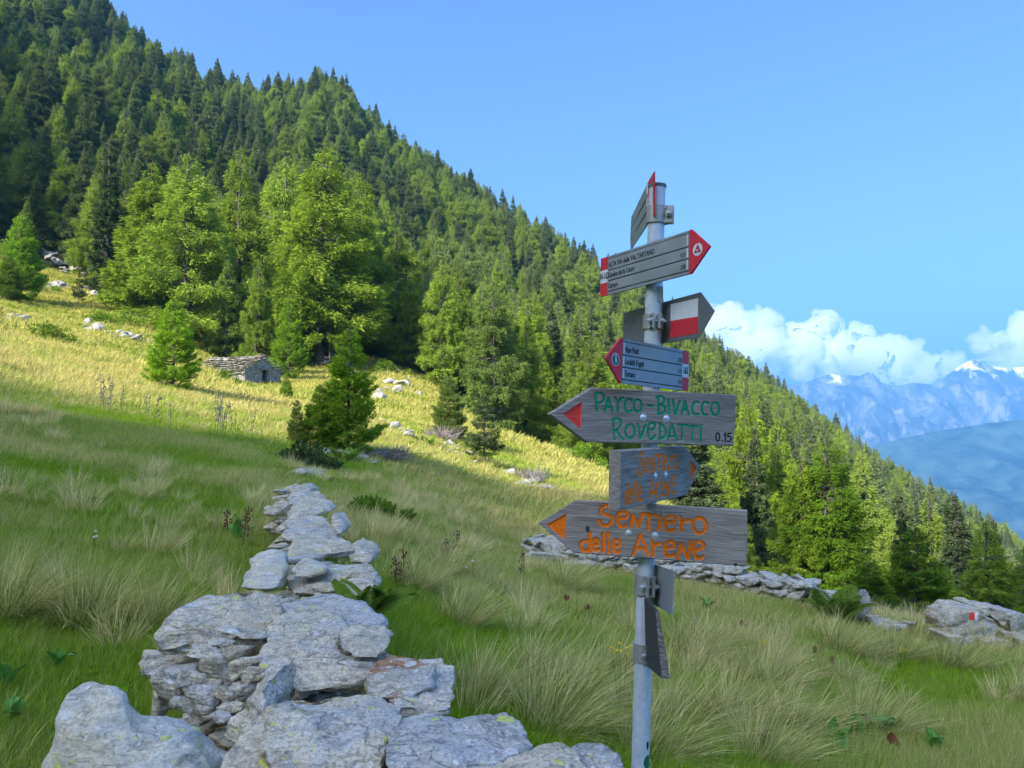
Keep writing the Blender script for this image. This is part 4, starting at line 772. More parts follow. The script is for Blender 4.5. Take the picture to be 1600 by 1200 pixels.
# ------------------------------------------------------------ trees
def conifer(seed, h=18., w=.42, nb=260, nleaf=26000, droop=.25, up=.25, hang=.5, base=.06, power=.85, lw=(.26, .085), dense=1., jag=.25, twig=.34, top=.5):
    rg = np.random.default_rng(seed)
    hb = base + (1 - base) * rg.random(nb) ** .92 * .985; az = rg.random(nb) * 2 * np.pi
    prof = (1 - hb) ** power * np.clip((hb - base * .3) / .10, .45, 1)
    lump = 1 + jag * np.sin(az * 2 + seed) * np.cos(hb * 14 + seed * 2 + az)
    L = h * w / 2 * (prof * lump * rg.uniform(.72, 1.12, nb) + .015 * top)
    d0 = np.where(hb > .85, .5, 0) + rg.normal(0, .06, nb) - droop * (1 - hb); u2 = up * rg.uniform(.6, 1.3, nb)
    tintb = np.clip(.5 + rg.normal(0, .2, nb), 0, 1)
    def P(b_, s): r = L[b_] * s; return np.stack([np.cos(az[b_]) * r, np.sin(az[b_]) * r, hb[b_] * h + L[b_] * (d0[b_] * s + u2[b_] * s ** 2.5)], -1)
    prb = L * (L + .22 * h * w); prb /= prb.sum(); bi = rg.choice(nb, nleaf, p=prb); s = .12 + .88 * rg.random(nleaf) ** .62
    sg = np.where(rg.random(nleaf) < .5, -1, 1); wd = twig * L[bi] * (1.12 - s) ** .7 * np.clip(s * 4, 0, 1) + .04 * h * w * np.clip((1 - hb[bi]) * 4, .1, 1)
    t = rg.random(nleaf) ** .75; az2 = np.stack([-np.sin(az[bi]), np.cos(az[bi]), 0 * s], -1) * sg[:, None]; ax2 = np.stack([np.cos(az[bi]), np.sin(az[bi]), 0 * s], -1)
    pos = P(bi, s) + az2 * (wd * t)[:, None] + ax2 * (wd * t * .5)[:, None]
    hg = hang * rg.random(nleaf) ** 1.5 * (.25 + .75 * t) * lw[0] * 3.2; pos[:, 2] -= hg + wd * t * .12; pos += rg.normal(0, .12 * lw[0], (nleaf, 3))
    d = ax2 * (.7) + az2 * .6 + rg.normal(0, .35, (nleaf, 3)); d[:, 2] += -hang * 1.2 * rg.random(nleaf) + .1
    d /= np.linalg.norm(d, axis=1)[:, None]; n = rg.normal(0, 1, (nleaf, 3)) ; n[:, 2] += .8; sd_ = np.cross(d, n); sd_ /= np.linalg.norm(sd_, axis=1)[:, None] + 1e-9
    ln = lw[0] * rg.uniform(.6, 1.35, nleaf) * np.clip(.35 + (1 - hb[bi]) * 3, .35, 1); wd2 = lw[1] * rg.uniform(.7, 1.3, nleaf)
    V = np.stack([pos, pos + d * (ln * .5)[:, None] + sd_ * wd2[:, None], pos + d * ln[:, None], pos + d * (ln * .5)[:, None] - sd_ * wd2[:, None]], 1).reshape(-1, 3)
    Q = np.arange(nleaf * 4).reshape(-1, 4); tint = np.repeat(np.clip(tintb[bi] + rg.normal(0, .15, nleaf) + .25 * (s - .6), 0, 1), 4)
    # wood
    TV, TF, k = [], [], 0
    hs = np.linspace(0, 1, 12); rad = h * .0135 * (1 - hs) ** .8 + .01; wob = h * .006
    for i, hh_ in enumerate(hs):
        for j in range(9):
            a_ = j * 2 * math.pi / 9; fl_ = 1 + .5 * max(0, 1 - hh_ * 18); TV.append((rad[i] * fl_ * math.cos(a_) + wob * math.sin(hh_ * 5 + seed), rad[i] * fl_ * math.sin(a_) + wob * math.cos(hh_ * 4 + seed) - wob, hh_ * h - (.4 if i == 0 else 0)))
    for i in range(11):
        for j in range(9): TF.append((i * 9 + j, i * 9 + (j + 1) % 9, i * 9 + 9 + (j + 1) % 9, i * 9 + 9 + j))
    k = len(TV); bsel = np.arange(nb); ss_ = (0, .45, .95); rb = .006 * h * (.35 + .65 * (1 - hb))
    pts = [P(bsel, np.full(nb, s_)) for s_ in ss_]
    TV = [np.array(TV)]; TF = [np.array(TF)]
    for i in range(nb):
        c0, s0 = math.cos(az[i]), math.sin(az[i]); ring = []
        for q_, s_ in enumerate(ss_):
            r_ = rb[i] * (1 - s_) + .006; p_ = pts[q_][i]
            ring += [p_ + np.array((0, 0, r_)), p_ + np.array((-s0 * r_, c0 * r_, -r_ * .6)), p_ + np.array((s0 * r_, -c0 * r_, -r_ * .6))]
        TV.append(np.array(ring)); TF.append(np.array([(k + a2 * 3 + j, k + a2 * 3 + (j + 1) % 3, k + a2 * 3 + 3 + (j + 1) % 3, k + a2 * 3 + 3 + j) for a2 in (0, 1) for j in range(3)])); k += 9
    return (V, Q, tint), (np.concatenate(TV), np.concatenate(TF))
SPEC = {
 'larch': [conifer(1, 18, .50, 150, 48000, .38, .34, .8, .06, .82, (.36, .036), jag=.18), conifer(2, 18, .42, 140, 42000, .42, .34, .9, .08, .85, (.36, .036), jag=.22), conifer(3, 18, .36, 130, 36000, .35, .28, .8, .06, .9, (.36, .038), jag=.2), conifer(9, 18, .48, 120, 40000, .55, .40, 1.1, .10, .75, (.38, .036), jag=.3)],
 'spruce': [conifer(4, 20, .30, 210, 44000, .5, .38, .4, .03, 1.05, (.36, .05), jag=.12), conifer(5, 20, .24, 190, 38000, .55, .38, .45, .04, 1.0, (.36, .05), jag=.15), conifer(6, 20, .34, 210, 44000, .45, .33, .45, .02, 1.0, (.36, .05), jag=.15)],
 'young': [conifer(7, 6, .52, 200, 42000, .05, .45, .15, .0, .68, (.14, .018), jag=.15, twig=.4), conifer(8, 6, .50, 200, 42000, .0, .5, .1, .0, .55, (.14, .018), jag=.2, twig=.4), conifer(12, 6, .46, 110, 12000, .1, .4, .3, .22, .7, (.16, .02), jag=.3)],
}
PM = {}
for sp, lst in SPEC.items():
    for i, ((V, Q, t), (TV, TF)) in enumerate(lst):
        PM[sp, i] = (mesh_np('crown', V, Q, [M[sp]], attrs={'tint': ('FLOAT', t)}), mesh_np('trunk', TV, TF, [M['bark']], True))
HT = {'larch': 18., 'spruce': 20., 'young': 6.}
def tree(sp, i, x, y, h, rz, label, group=None, wide=1., name=None, z=None, mat=None):
    s = h / HT[sp]; r = empty(name or {'larch': 'larch_tree', 'spruce': 'spruce_tree', 'young': 'young_conifer_tree'}[sp], (x, y, (h1(x, y) if z is None else z) - .1), label, 'tree', group, rz, (s * wide, s * wide, s))
    link('trunk', PM[sp, i][1], r); c_ = link('crown', PM[sp, i][0], r)
    if mat: c_.material_slots[0].link = 'OBJECT'; c_.material_slots[0].material = M[mat]
    return r
def tree_px(sp, i, u, vb, vt, Y, label, wide=1., rz=0., mat=None, drop=False, name=None, group=None):
    """a tree whose foot shows at pixel (u, vb) and top at vt, or that stands at distance Y when the foot is hidden"""
    if Y is None: Y = hit(u, vb) or 80
    x = (u - 800) / F * Y; z = h1(x, Y); top = at(u, vt, Y).z
    return tree(sp, i, x, Y, max(1., top - z + .1), rz, label, group, wide, name, mat=mat)
TP = [
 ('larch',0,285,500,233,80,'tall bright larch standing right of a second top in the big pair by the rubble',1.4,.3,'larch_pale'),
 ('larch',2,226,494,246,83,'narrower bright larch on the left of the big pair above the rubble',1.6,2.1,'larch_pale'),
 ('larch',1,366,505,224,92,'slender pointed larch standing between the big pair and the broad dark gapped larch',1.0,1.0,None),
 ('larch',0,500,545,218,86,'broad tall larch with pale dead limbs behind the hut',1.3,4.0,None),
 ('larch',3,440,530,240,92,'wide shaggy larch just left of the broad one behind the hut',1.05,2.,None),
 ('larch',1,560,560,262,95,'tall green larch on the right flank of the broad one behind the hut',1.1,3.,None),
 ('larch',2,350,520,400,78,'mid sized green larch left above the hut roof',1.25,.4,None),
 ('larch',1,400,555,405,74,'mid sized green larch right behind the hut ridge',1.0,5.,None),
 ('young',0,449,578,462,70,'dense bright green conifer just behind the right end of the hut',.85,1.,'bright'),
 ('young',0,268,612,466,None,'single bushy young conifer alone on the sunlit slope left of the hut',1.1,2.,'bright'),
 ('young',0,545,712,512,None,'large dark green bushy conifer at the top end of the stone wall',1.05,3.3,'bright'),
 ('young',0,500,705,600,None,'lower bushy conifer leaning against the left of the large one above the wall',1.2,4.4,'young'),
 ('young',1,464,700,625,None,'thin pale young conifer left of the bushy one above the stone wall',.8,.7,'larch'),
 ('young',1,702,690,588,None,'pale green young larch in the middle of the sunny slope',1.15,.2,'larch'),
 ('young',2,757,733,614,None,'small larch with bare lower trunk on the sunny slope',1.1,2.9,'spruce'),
 ('larch',3,770,668,436,72,'large drooping larch behind the bare trunked small one',1.15,1.7,None),
 ('larch',1,822,690,488,76,'narrow larch beside the left tip of the topmost wooden arrow',1.0,3.9,None),
 ('larch',0,690,640,400,88,'broad larch behind the pale young larch of the sunny slope',.95,5.2,None),
 ('larch',2,640,610,420,92,'narrow larch left of the broad one behind the pale young larch',1.2,.2,None),
 ('spruce',0,862,650,470,95,'dark spruce above the red triangle of the wooden arrow',1.1,.9,None),
 ('young',0,22,470,334,None,'bright bushy conifer cut by the left edge of the photo',1.05,.8,'bright'),
 ('young',1,5,472,400,None,'lower bushy conifer right at the left frame edge',1.2,.8,'young'),
 ('young',2,116,476,428,None,'tiny pointed spruce among the rubble at upper left',1.,.8,'spruce'),
 ('young',1,447,628,588,None,'tiny young conifer just right below the hut gable',1.1,.8,'young'),
 ('larch',3,1165,870,618,62,'yellow green larch just right of the green lettered arrow',.9,2.2,None),
 ('larch',1,1215,880,648,66,'yellow green larch second right of the green lettered arrow',1.,4.2,None),
 ('larch',0,1290,960,676,42,'broad mid green larch in shade behind the low wall',1.30,4.2,'bush'),
 ('larch',2,1345,940,690,58,'taller larch behind the broad shaded one right of the signpost',1.1,.2,'larch_far'),
 ('larch',1,1130,860,720,50,'small larch directly behind the orange lettered arrow end',1.2,.6,None),
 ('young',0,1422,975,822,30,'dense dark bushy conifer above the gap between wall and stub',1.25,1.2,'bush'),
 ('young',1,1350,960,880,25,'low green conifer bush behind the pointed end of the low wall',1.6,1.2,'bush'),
 ('spruce',0,1487,1000,768,54,'dark spruce standing highest beside the right hand stone stub',1.35,2.2,None),
 ('spruce',2,1545,1000,806,60,'dark spruce right of the highest one near the right frame edge',1.1,2.9,None),
 ('larch',2,1446,1000,760,66,'greener tree just left behind the dark highest spruce',1.1,3.9,'larch_far'),
 ('larch',0,1590,1020,850,44,'leafy green larch at the right frame edge above the stone stub',1.1,3.3,None),
 ('larch',1,1030,830,610,70,'larch behind the pole between the wooden arrows',1.1,.3,None),
 ('larch',0,960,790,560,76,'broad larch seen left of the lower metal arrow',1.1,1.3,None),
 ('larch',2,905,745,520,82,'slim larch above the left tip of the green lettered arrow',1.2,2.3,None),
]
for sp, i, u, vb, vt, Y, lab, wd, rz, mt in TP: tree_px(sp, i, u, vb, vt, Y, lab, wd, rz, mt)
for k, (u, Y, hh_, lab) in enumerate([(590, 120, 13, 'bare pale dead trunk in the forest above the large bushy conifer'), (372, 150, 14, 'bare dead tree high above the hut in the forest'), (700, 185, 15, 'dead standing tree in the middle of the forested slope'), (880, 150, 12, 'dead standing tree left of the lower metal arrow'), (1180, 130, 13, 'dead standing tree right of the signpost'), (515, 84, 9, 'pale dead limbed trunk in front of the broad larch behind the hut')]):
    x_ = (u - 800) / F * Y; s_ = hh_ / 18; r_ = empty('dead_tree', (x_, Y, h1(x_, Y) - .1), lab, 'tree', None, k, (s_ * .8, s_ * .8, s_)); t_ = link('trunk', PM['larch', k % 4][1], r_); t_.material_slots[0].link = 'OBJECT'; t_.material_slots[0].material = M['dead']
# the forest on the slope
rg = np.random.default_rng(21)
EU = [-420, 0, 200, 400, 600, 700, 800, 900, 1000, 1100, 1200, 1300, 1400, 1600, 2300]; EY = [105, 99, 92, 90, 88, 86, 76, 66, 56, 46, 34, 34, 36, 34, 36]
pts = []; sp_ = 5.6
for y in np.arange(26, 420, sp_ * .9):
    k = 1 if y < 250 else .9
    for x in np.arange(-.75 * y * 1.35 - 10, 1.15 * y + 20, sp_ * k):
        xx, yy = x + rg.uniform(-.45, .45) * sp_, y + rg.uniform(-.45, .45) * sp_
        if yy < 20: continue
        u = 800 + xx / yy * F
        if yy > np.interp(u, EU, EY) + rg.uniform(-1, 3) and math.hypot(xx, yy) < 430: pts.append((xx, yy, u))
pts = np.array(pts); zz = H(pts[:, 0], pts[:, 1])
tv = EYE + 680 * 0; vv = 680 - (zz - EYE) / pts[:, 1] * F
near_key = [(t_[2], t_[5] or 60) for t_ in TP]
hgt = rg.uniform(9, 18.5, len(pts)) * np.where(pts[:, 1] < 75, .72, 1.) * np.where(pts[:, 1] < 48, .75, 1.)
clump = n2(pts[:, 0], pts[:, 1], .022, 2, 31); pr_s = np.clip(.22 + .55 * clump + np.where(pts[:, 1] > 200, .12, 0) - np.where(pts[:, 1] < 120, .12, 0), .05, .85)
left_dark = (pts[:, 2] < 330); pr_s = np.where(left_dark, np.maximum(pr_s, .5), pr_s)
iss = rg.random(len(pts)) < pr_s; hgt = np.where(iss, hgt * rg.uniform(.95, 1.25, len(pts)), hgt)
rot = rg.uniform(0, 6.28, len(pts)); var = rg.integers(0, 100, len(pts))
inframe = (pts[:, 2] > -60) & (pts[:, 2] < 1660) & (vv > -40)
app = hgt / pts[:, 1] * F * np.where(inframe, 1, 0)
# a tree shows when its top stands above those in front of it in its own bearing
order = np.argsort(pts[:, 1]); hor = np.full(220, 1e4); seen = np.zeros(len(pts)); GV = np.minimum.accumulate
for i in order:
    tp = 680 - (zz[i] + hgt[i] - EYE) / pts[i, 1] * F; b0 = int((pts[i, 2] + 100) / 9)
    if 0 <= b0 < 218:
        cur = hor[b0]; seen[i] = min(cur, vv[i]) - tp; bw = max(0, int(hgt[i] * .12 / pts[i, 1] * F / 9))
        for q_ in range(max(0, b0 - bw), min(219, b0 + bw + 1)): hor[q_] = min(hor[q_], tp + .12 * app[i])
score = np.where(inframe, np.clip(seen, 0, None) * np.clip(app, 0, None) ** .3, 0)
best = set(np.argsort(-score)[:262].tolist())
tints = {(0, 0): 'green larch in the mixed forest on the slope', (0, 1): 'shaded green larch high on the forested slope at upper left', (1, 0): 'dark spruce in the mixed forest on the slope', (1, 1): 'dark spruce on the shaded forest slope at upper left', (0, 2): 'green larch in the descending forest right of the signpost', (1, 2): 'dark spruce in the descending forest right of the signpost'}
rest_l, rest_s = [], []
for i in range(len(pts)):
    x, y, u = pts[i]; rec = (x, y, zz[i] - .2, hgt[i], rot[i], var[i], rg.random())
    if any(abs(u - a_) < 22 and abs(y - b2) < 6 for a_, b2 in near_key): continue
    if i in best:
        z_ = 1 if u < 330 else (2 if u > 1060 else 0); sp = 'spruce' if iss[i] else 'larch'; k = var[i] % len(SPEC[sp])
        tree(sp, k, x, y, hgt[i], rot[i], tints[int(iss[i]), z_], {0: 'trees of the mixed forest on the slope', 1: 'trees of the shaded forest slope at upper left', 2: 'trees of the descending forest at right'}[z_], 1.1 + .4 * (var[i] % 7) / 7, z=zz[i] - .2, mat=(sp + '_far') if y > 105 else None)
    else: (rest_s if iss[i] else rest_l).append(rec)
print('forest', len(pts), len(rest_l), len(rest_s))
# ridge and spruces added out of frame to shade near meadow and upper-left forest
sv = Vector((SD.x, SD.y)).normalized(); tel = math.tan(R(SUN_EL))
SHADE = [(-34, 18), (-24, 24), (-17, 25.5), (-9, 18.7), (-4.5, 17.2), (2, 24.5), (8, 36), (16, 46), (30, 50), (44, 40)]      # edge of the shade on the ground
occ = []
perp = Vector((-sv.y, sv.x)); DR = 250.
SH = [(p_[0] * perp.x + p_[1] * perp.y, -(p_[0] * sv.x + p_[1] * sv.y), h1(*p_) + (24 if p_[0] > 14 else 0)) for p_ in SHADE]; SH.sort()
KL = [-520, -300, -242, -200, -170, -150, -125, -112, -96, -60] + [t_[0] for t_ in SH] + [60, 120, 300]
KZ = [300, 305, 335, 300, 264, 262, 246, 205, 110, 100] + [t_[2] + (DR + t_[1]) * tel for t_ in SH] + [SH[-1][2] + (DR + 62) * tel + 4, SH[-1][2] + (DR + 62) * tel, 90]
LS = np.linspace(-520, 300, 330); LZ = np.interp(LS, KL, KZ) + 1.5 * n2(LS, LS * 0, .12, 2, 77)
sx_ = np.array([-260, -200, -120, -60, -25, -8, 0, 10, 40, 90, 160, 200.]); sz_ = np.array([.0, .18, .48, .72, .87, .96, 1., .97, .8, .5, .1, -.05])
RV = [(sv.x * (DR + a_) + perp.x * l_, sv.y * (DR + a_) + perp.y * l_, (z_ - 9) * k_) for l_, z_ in zip(LS, LZ) for a_, k_ in zip(-sx_ if 1 else sx_, sz_)]
ix = np.arange(len(RV)).reshape(len(LS), len(sx_)); rq = np.stack([ix[:-1, :-1], ix[1:, :-1], ix[1:, 1:], ix[:-1, 1:]], -1).reshape(-1, 4)
tag(link('hills', mesh_np('hills', np.array(RV), rq, [M['ground']], True)), kind='structure')  # added ridge, never in view; crest height follows the wanted shade edge
for l_ in np.arange(-515, 298, 3.4):
    zc = float(np.interp(l_, LS, LZ))
    for a_ in (0, 5, 11):
        dd = DR + a_ + rg.uniform(-2, 2); q_ = sv * dd + perp * (l_ + rg.uniform(-1.2, 1.2)); hh_ = 9 + rg.uniform(-5, 5)
        occ.append((q_.x, q_.y, zc - 9.6 - a_ * .1, hh_, rg.uniform(0, 6.28), int(rg.integers(0, 100)), rg.random()))
print('occluders', len(occ), max(o_[3] for o_ in occ))
def scatter(name, protos, P, scale, rot, which, hue, label=None, cat=None, mats=()):
    """one object: prototype meshes plus loose points, instanced by geometry nodes"""
    V, Fq, pid, tint, blade, mi, k = [], [], [], [], [], [], 0
    for i, pr_ in enumerate(protos):
        for (v, f_, t_, bl, m_) in pr_:
            V.append(v); Fq.append((f_ + k, m_)); pid.append(np.full(len(v), i)); tint.append(np.broadcast_to(t_, len(v))); blade.append(np.broadcast_to(bl, len(v))); k += len(v)
    nP = len(P); V.append(np.asarray(P)); pid.append(np.full(nP, -1)); z0 = np.zeros(k)
    F4 = [f_ for f_, m_ in Fq if f_.shape[1] == 4]; F3 = [f_ for f_, m_ in Fq if f_.shape[1] == 3]
    mi = np.concatenate([np.full(len(f_), m_) for f_, m_ in Fq if f_.shape[1] == 4] + [np.full(len(f_), m_) for f_, m_ in Fq if f_.shape[1] == 3])
    Fs = ([np.concatenate(F4)] if F4 else []) + ([np.concatenate(F3)] if F3 else [])
    rotv = np.zeros((k + nP, 3)); rotv[k:] = rot; sc = np.ones((k + nP, 3)); sc[k:] = scale if np.ndim(scale) == 2 else np.asarray(scale)[:, None]
    cat_ = lambda a_, b2: np.concatenate([a_, b2])
    me = mesh_np(name, np.concatenate(V), Fs, mats, False, {'tint': ('FLOAT', cat_(np.concatenate(tint), np.zeros(nP))), 'blade': ('FLOAT', cat_(np.concatenate(blade), np.zeros(nP))),
        'hue': ('FLOAT', cat_(z0, hue)), 'rotv': ('FLOAT_VECTOR', rotv), 'scv': ('FLOAT_VECTOR', sc), 'pid': ('FLOAT', np.concatenate(pid)), 'which': ('FLOAT', cat_(z0, which))}, mi)
    o = link(name, me); md = o.modifiers.new('scatter', 'NODES'); ng = bpy.data.node_groups.new(name, 'GeometryNodeTree'); md.node_group = ng
    ng.interface.new_socket('Geometry', in_out='INPUT', socket_type='NodeSocketGeometry'); ng.interface.new_socket('Geometry', in_out='OUTPUT', socket_type='NodeSocketGeometry')
    N, Lk = ng.nodes, ng.links; gi, go = N.new('NodeGroupInput'), N.new('NodeGroupOutput')
    def named(nm, ty='FLOAT'): a_ = N.new('GeometryNodeInputNamedAttribute'); a_.data_type = ty; a_.inputs['Name'].default_value = nm; return a_.outputs['Attribute']
    def sep(val):
        c_ = N.new('FunctionNodeCompare'); c_.data_type = 'FLOAT'; c_.operation = 'EQUAL'; Lk.new(named('pid'), c_.inputs[0]); c_.inputs[1].default_value = val
        for s_ in c_.inputs:
            if s_.name == 'Epsilon': s_.default_value = .4
        s_ = N.new('GeometryNodeSeparateGeometry'); s_.domain = 'POINT'; Lk.new(gi.outputs[0], s_.inputs[0]); Lk.new(c_.outputs[0], s_.inputs['Selection']); return s_.outputs[0]
    jn = N.new('GeometryNodeJoinGeometry')
    for i in reversed(range(len(protos))):
        g2 = N.new('GeometryNodeGeometryToInstance'); Lk.new(sep(float(i)), g2.inputs[0]); Lk.new(g2.outputs[0], jn.inputs[0])
    ip = N.new('GeometryNodeInstanceOnPoints'); Lk.new(sep(-1.), ip.inputs['Points']); Lk.new(jn.outputs[0], ip.inputs['Instance']); ip.inputs['Pick Instance'].default_value = True
    Lk.new(named('which'), ip.inputs['Instance Index']); Lk.new(named('rotv', 'FLOAT_VECTOR'), ip.inputs['Rotation']); Lk.new(named('scv', 'FLOAT_VECTOR'), ip.inputs['Scale']); Lk.new(ip.outputs[0], go.inputs[0])
    return tag(o, label, cat, kind='stuff')
def forest_obj(name, sp, recs, label):
    A = np.array(recs); pr_ = [[(c_[0], c_[1], c_[2], 0., 0), (t_[0], t_[1], 0., 0., 1)] for c_, t_ in SPEC[sp]]; s = A[:, 3] / HT[sp]; wd = s * (1.1 + .4 * (A[:, 5] % 7) / 7)
    return scatter(name, pr_, A[:, :3], np.stack([wd, wd, s], 1), np.stack([0 * s, 0 * s, A[:, 4]], 1), A[:, 5] % len(pr_), A[:, 6], label, 'forest', [M[sp + '_far'], M['bark']])
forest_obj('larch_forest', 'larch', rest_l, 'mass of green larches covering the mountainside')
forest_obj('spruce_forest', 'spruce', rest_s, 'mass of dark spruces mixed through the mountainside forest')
forest_obj('unseen_shade_wood', 'spruce', occ, 'unseen spruces added on the rear ridge to shade the near meadow')  # spruces added along the unseen crest for a tree-shaped shade edge

# ------------------------------------------------------------ grass
def tuft(seed, n, rad, hmin, hmax, wid, lean, curl, segs=3, bias=(.25, 0), head=0.):
    rg = np.random.default_rng(seed); V, Fq, T, B = [], [], [], []; k = 0
    a = rg.random(n) * 2 * np.pi; r = rad * rg.random(n) ** .6; h = rg.uniform(hmin, hmax, n)
    for i in range(n):
        bx, by = r[i] * math.cos(a[i]), r[i] * math.sin(a[i]); oa = a[i] + rg.normal(0, .7); le = lean * rg.uniform(.4, 1.3); cu = curl * rg.uniform(.3, 1.5)
        dx, dy = math.cos(oa) * le + bias[0], math.sin(oa) * le + bias[1]; p = np.array((bx, by, -.02)); d = np.array((dx * .5, dy * .5, 1.)); d /= np.linalg.norm(d)
        fx = rg.random() * 6.28; sx = np.array((math.cos(fx), math.sin(fx), 0)) * wid * rg.uniform(.7, 1.3); st = h[i] / segs; b_ = rg.random()
        for s_ in range(segs + 1):
            w_ = (1 - (s_ / segs) ** 1.5) * .5
            if s_ < segs: V += [p - sx * w_, p + sx * w_]; T += [s_ / segs] * 2; B += [b_] * 2
            else: V.append(p.copy()); T.append(1.); B.append(b_)
            d = d + np.array((dx, dy, -.55)) * cu / segs * (.4 + s_ / segs); d /= np.linalg.norm(d); p = p + d * st
        for s_ in range(segs - 1): Fq.append((k + 2*s_, k + 2*s_ + 1, k + 2*s_ + 3, k + 2*s_ + 2))
        Fq.append((k + 2*segs - 2, k + 2*segs - 1, k + 2*segs, k + 2*segs)); k += 2 * segs + 1
    Q = np.array(Fq); tri = Q[Q[:, 2] == Q[:, 3]][:, :3]; Q = Q[Q[:, 2] != Q[:, 3]]; V = np.array(V); T = np.array(T); B = np.array(B)
    return V, Q, tri, T, B
def proto(t, m0=0): V, Q, tri, T, B = t; return [(V, np.zeros((0, 4), int), T, B, m0)] if 0 else [(V, Q, T, B, m0), (V, tri, T, B, m0)]
def scat_pts(n, y0, y1, u0=-330, u1=1830, pw=1., seed=0, dens=None):
    rg = np.random.default_rng(seed); y = (y0 ** 2 + (y1 ** 2 - y0 ** 2) * rg.random(n)) ** .5; u = rg.uniform(u0, u1, n); x = (u - 800) / F * y
    return x, y, u, rg
def wall_clear(x, y):                          # keep blades out of the foreground wall
    c_ = np.interp(y, [1.5, 2.4, 3, 4.4, 6, 8.5, 10, 12], [-.45, -.45, -.62, -1.15, -1.5, -2.3, -2.8, -3.3]); wd = np.interp(y, [1.5, 3, 4.4, 12], [.62, .48, .36, .28]); return (np.abs(x - c_) > wd) | (y > 11.5)
def hue_at(x, y): return np.clip(.5 + .42 * n2(x, y, .45, 3, 41) + .3 * n2(x, y, .11, 2, 43), 0, 1)
def grass_layer(name, n, y0, y1, protos, smin, smax, mat, seed, label, edge=None, huef=0., cond=None):
    x, y, u, rg = scat_pts(n, y0, y1, seed=seed); ok = wall_clear(x, y)
    if edge: ok &= y < np.interp(u, EU, EY) + 6
    if cond is not None: ok &= cond(x, y, u, rg)
    x, y, u = x[ok], y[ok], u[ok]; k = len(x); hu = np.clip(hue_at(x, y) + huef + rg.normal(0, .1, k), 0, 1)
    s = rg.uniform(smin, smax, k) * (.75 + .5 * hu) * np.clip(.7 + y / 70, 1, 1.5)
    return scatter(name, protos, np.stack([x, y, H(x, y)], 1), s, np.stack([rg.normal(0, .1, k), rg.normal(.0, .1, k), rg.normal(0, .9, k)], 1), rg.integers(0, len(protos), k), hu, label, 'grass', [M[mat]])
def split_proto(t): V, Q, tri, T, B = t; return [(V, Q, T, B, 0), (V, tri, T, B, 0)]
G1 = [split_proto(tuft(100 + i, 80, .11, .05, .22, .005, .45, .9)) for i in range(5)]
G2 = [split_proto(tuft(120 + i, 70, .18, .06, .22, .009, .5, .9, bias=(.3, -.05))) for i in range(4)]
G3 = [split_proto(tuft(140 + i, 60, .35, .08, .26, .022, .6, .9, segs=2, bias=(.35, -.1))) for i in range(4)]
G4 = [split_proto(tuft(160 + i, 60, .6, .10, .30, .04, .7, .9, segs=2, bias=(.4, -.15))) for i in range(4)]
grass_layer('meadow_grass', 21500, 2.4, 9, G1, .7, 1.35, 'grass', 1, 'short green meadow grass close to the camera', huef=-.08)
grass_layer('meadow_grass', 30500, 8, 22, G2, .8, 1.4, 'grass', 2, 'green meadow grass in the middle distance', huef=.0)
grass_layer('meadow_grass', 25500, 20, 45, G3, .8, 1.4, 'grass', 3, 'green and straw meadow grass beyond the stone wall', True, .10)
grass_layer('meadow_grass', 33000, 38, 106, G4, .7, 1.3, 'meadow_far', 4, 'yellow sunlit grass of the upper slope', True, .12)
# straw tussocks: fountains of long fine blades
TU = [tuft(200 + i, 620, .17, .28, .72, .0068, .75, 1.25, segs=5, bias=(.55, -.2)) for i in range(3)]
TM = []
for V, Q, tri, T, B in TU: TM.append(mesh_np('straw_tussock', V, [Q, tri], [M['tussock']], False, {'tint': ('FLOAT', T), 'blade': ('FLOAT', B)}))
big = [(905,1085,4.6,1.15,'tangled straw tussock left of the pole foot'),(1075,1010,5.6,1.2,'tall pale straw tussock right behind the lowest plank'),(1130,1120,4.8,1.1,'dense green and straw tussock right of the pole sticker'),(1010,1170,4.4,1.0,'straw tussock directly at the pole foot'),(1350,1130,4.9,1.05,'straw tussock above the broad dock leaves'),
       (885,905,11.5,1.35,'pale tussock in front of the left end of the low wall'),(760,1075,5.6,.95,'straw tussock between the bottom stones and the pole'),(840,1045,6.2,1.0,'greyish straw tussock behind the tangled one'),(650,905,9.5,1.1,'straw tussock right of the stone wall stones'),(700,880,11.,1.2,'straw tussock further up right of the stone wall'),
       (150,960,6.8,1.15,'straw tussock on the left meadow beside the long slab'),(20,950,6.6,1.2,'straw tussock at the left edge of the photo'),(1590,1090,6.2,1.0,'straw tussock at the right edge below the stone stub'),(1480,1030,8.8,1.1,'dry tussock left below the stone stub'),(1300,1000,9.4,1.2,'dry tussock below the fern'),(1230,1130,5.6,1.0,'straw tussock between the two broad ones at right'),(1180,1180,4.6,.9,'green tussock at the bottom right of the pole'),(1560,1000,9.6,.9,'dry tussock below the right stone stub'),(1390,1010,9.6,1.1,'dry tussock below the collapsed wall end'),(960,1040,6.4,1.,'straw tussock just left of the lower clamp'),(1190,1060,5.6,1.05,'straw tussock right of the lowest plank behind the green one'),(1050,1120,4.8,1.05,'straw tussock close right of the pole below the lowest plank'),(860,1130,4.8,1.1,'straw tussock above the last wall stone left of the pole'),(720,960,8.,1.1,'straw tussock right of the rust marked stone'),(260,960,7.,1.0,'straw tussock just left of the long grey slab')]
for k, (u, v, Y, s_, lab) in enumerate(big):
    Yh = hit(u, v + 25) or Y; p_ = gp(u, Yh); o = link('straw_tussock', TM[k % 3]); o.location = p_; o.rotation_euler = (0, 0, (k * 37 % 9 - 4) * .12); o.scale = (s_ * 1.05, s_ * 1.05, s_ * .85); tag(o, lab, 'grass tussock', 'straw tussocks on the near meadow')
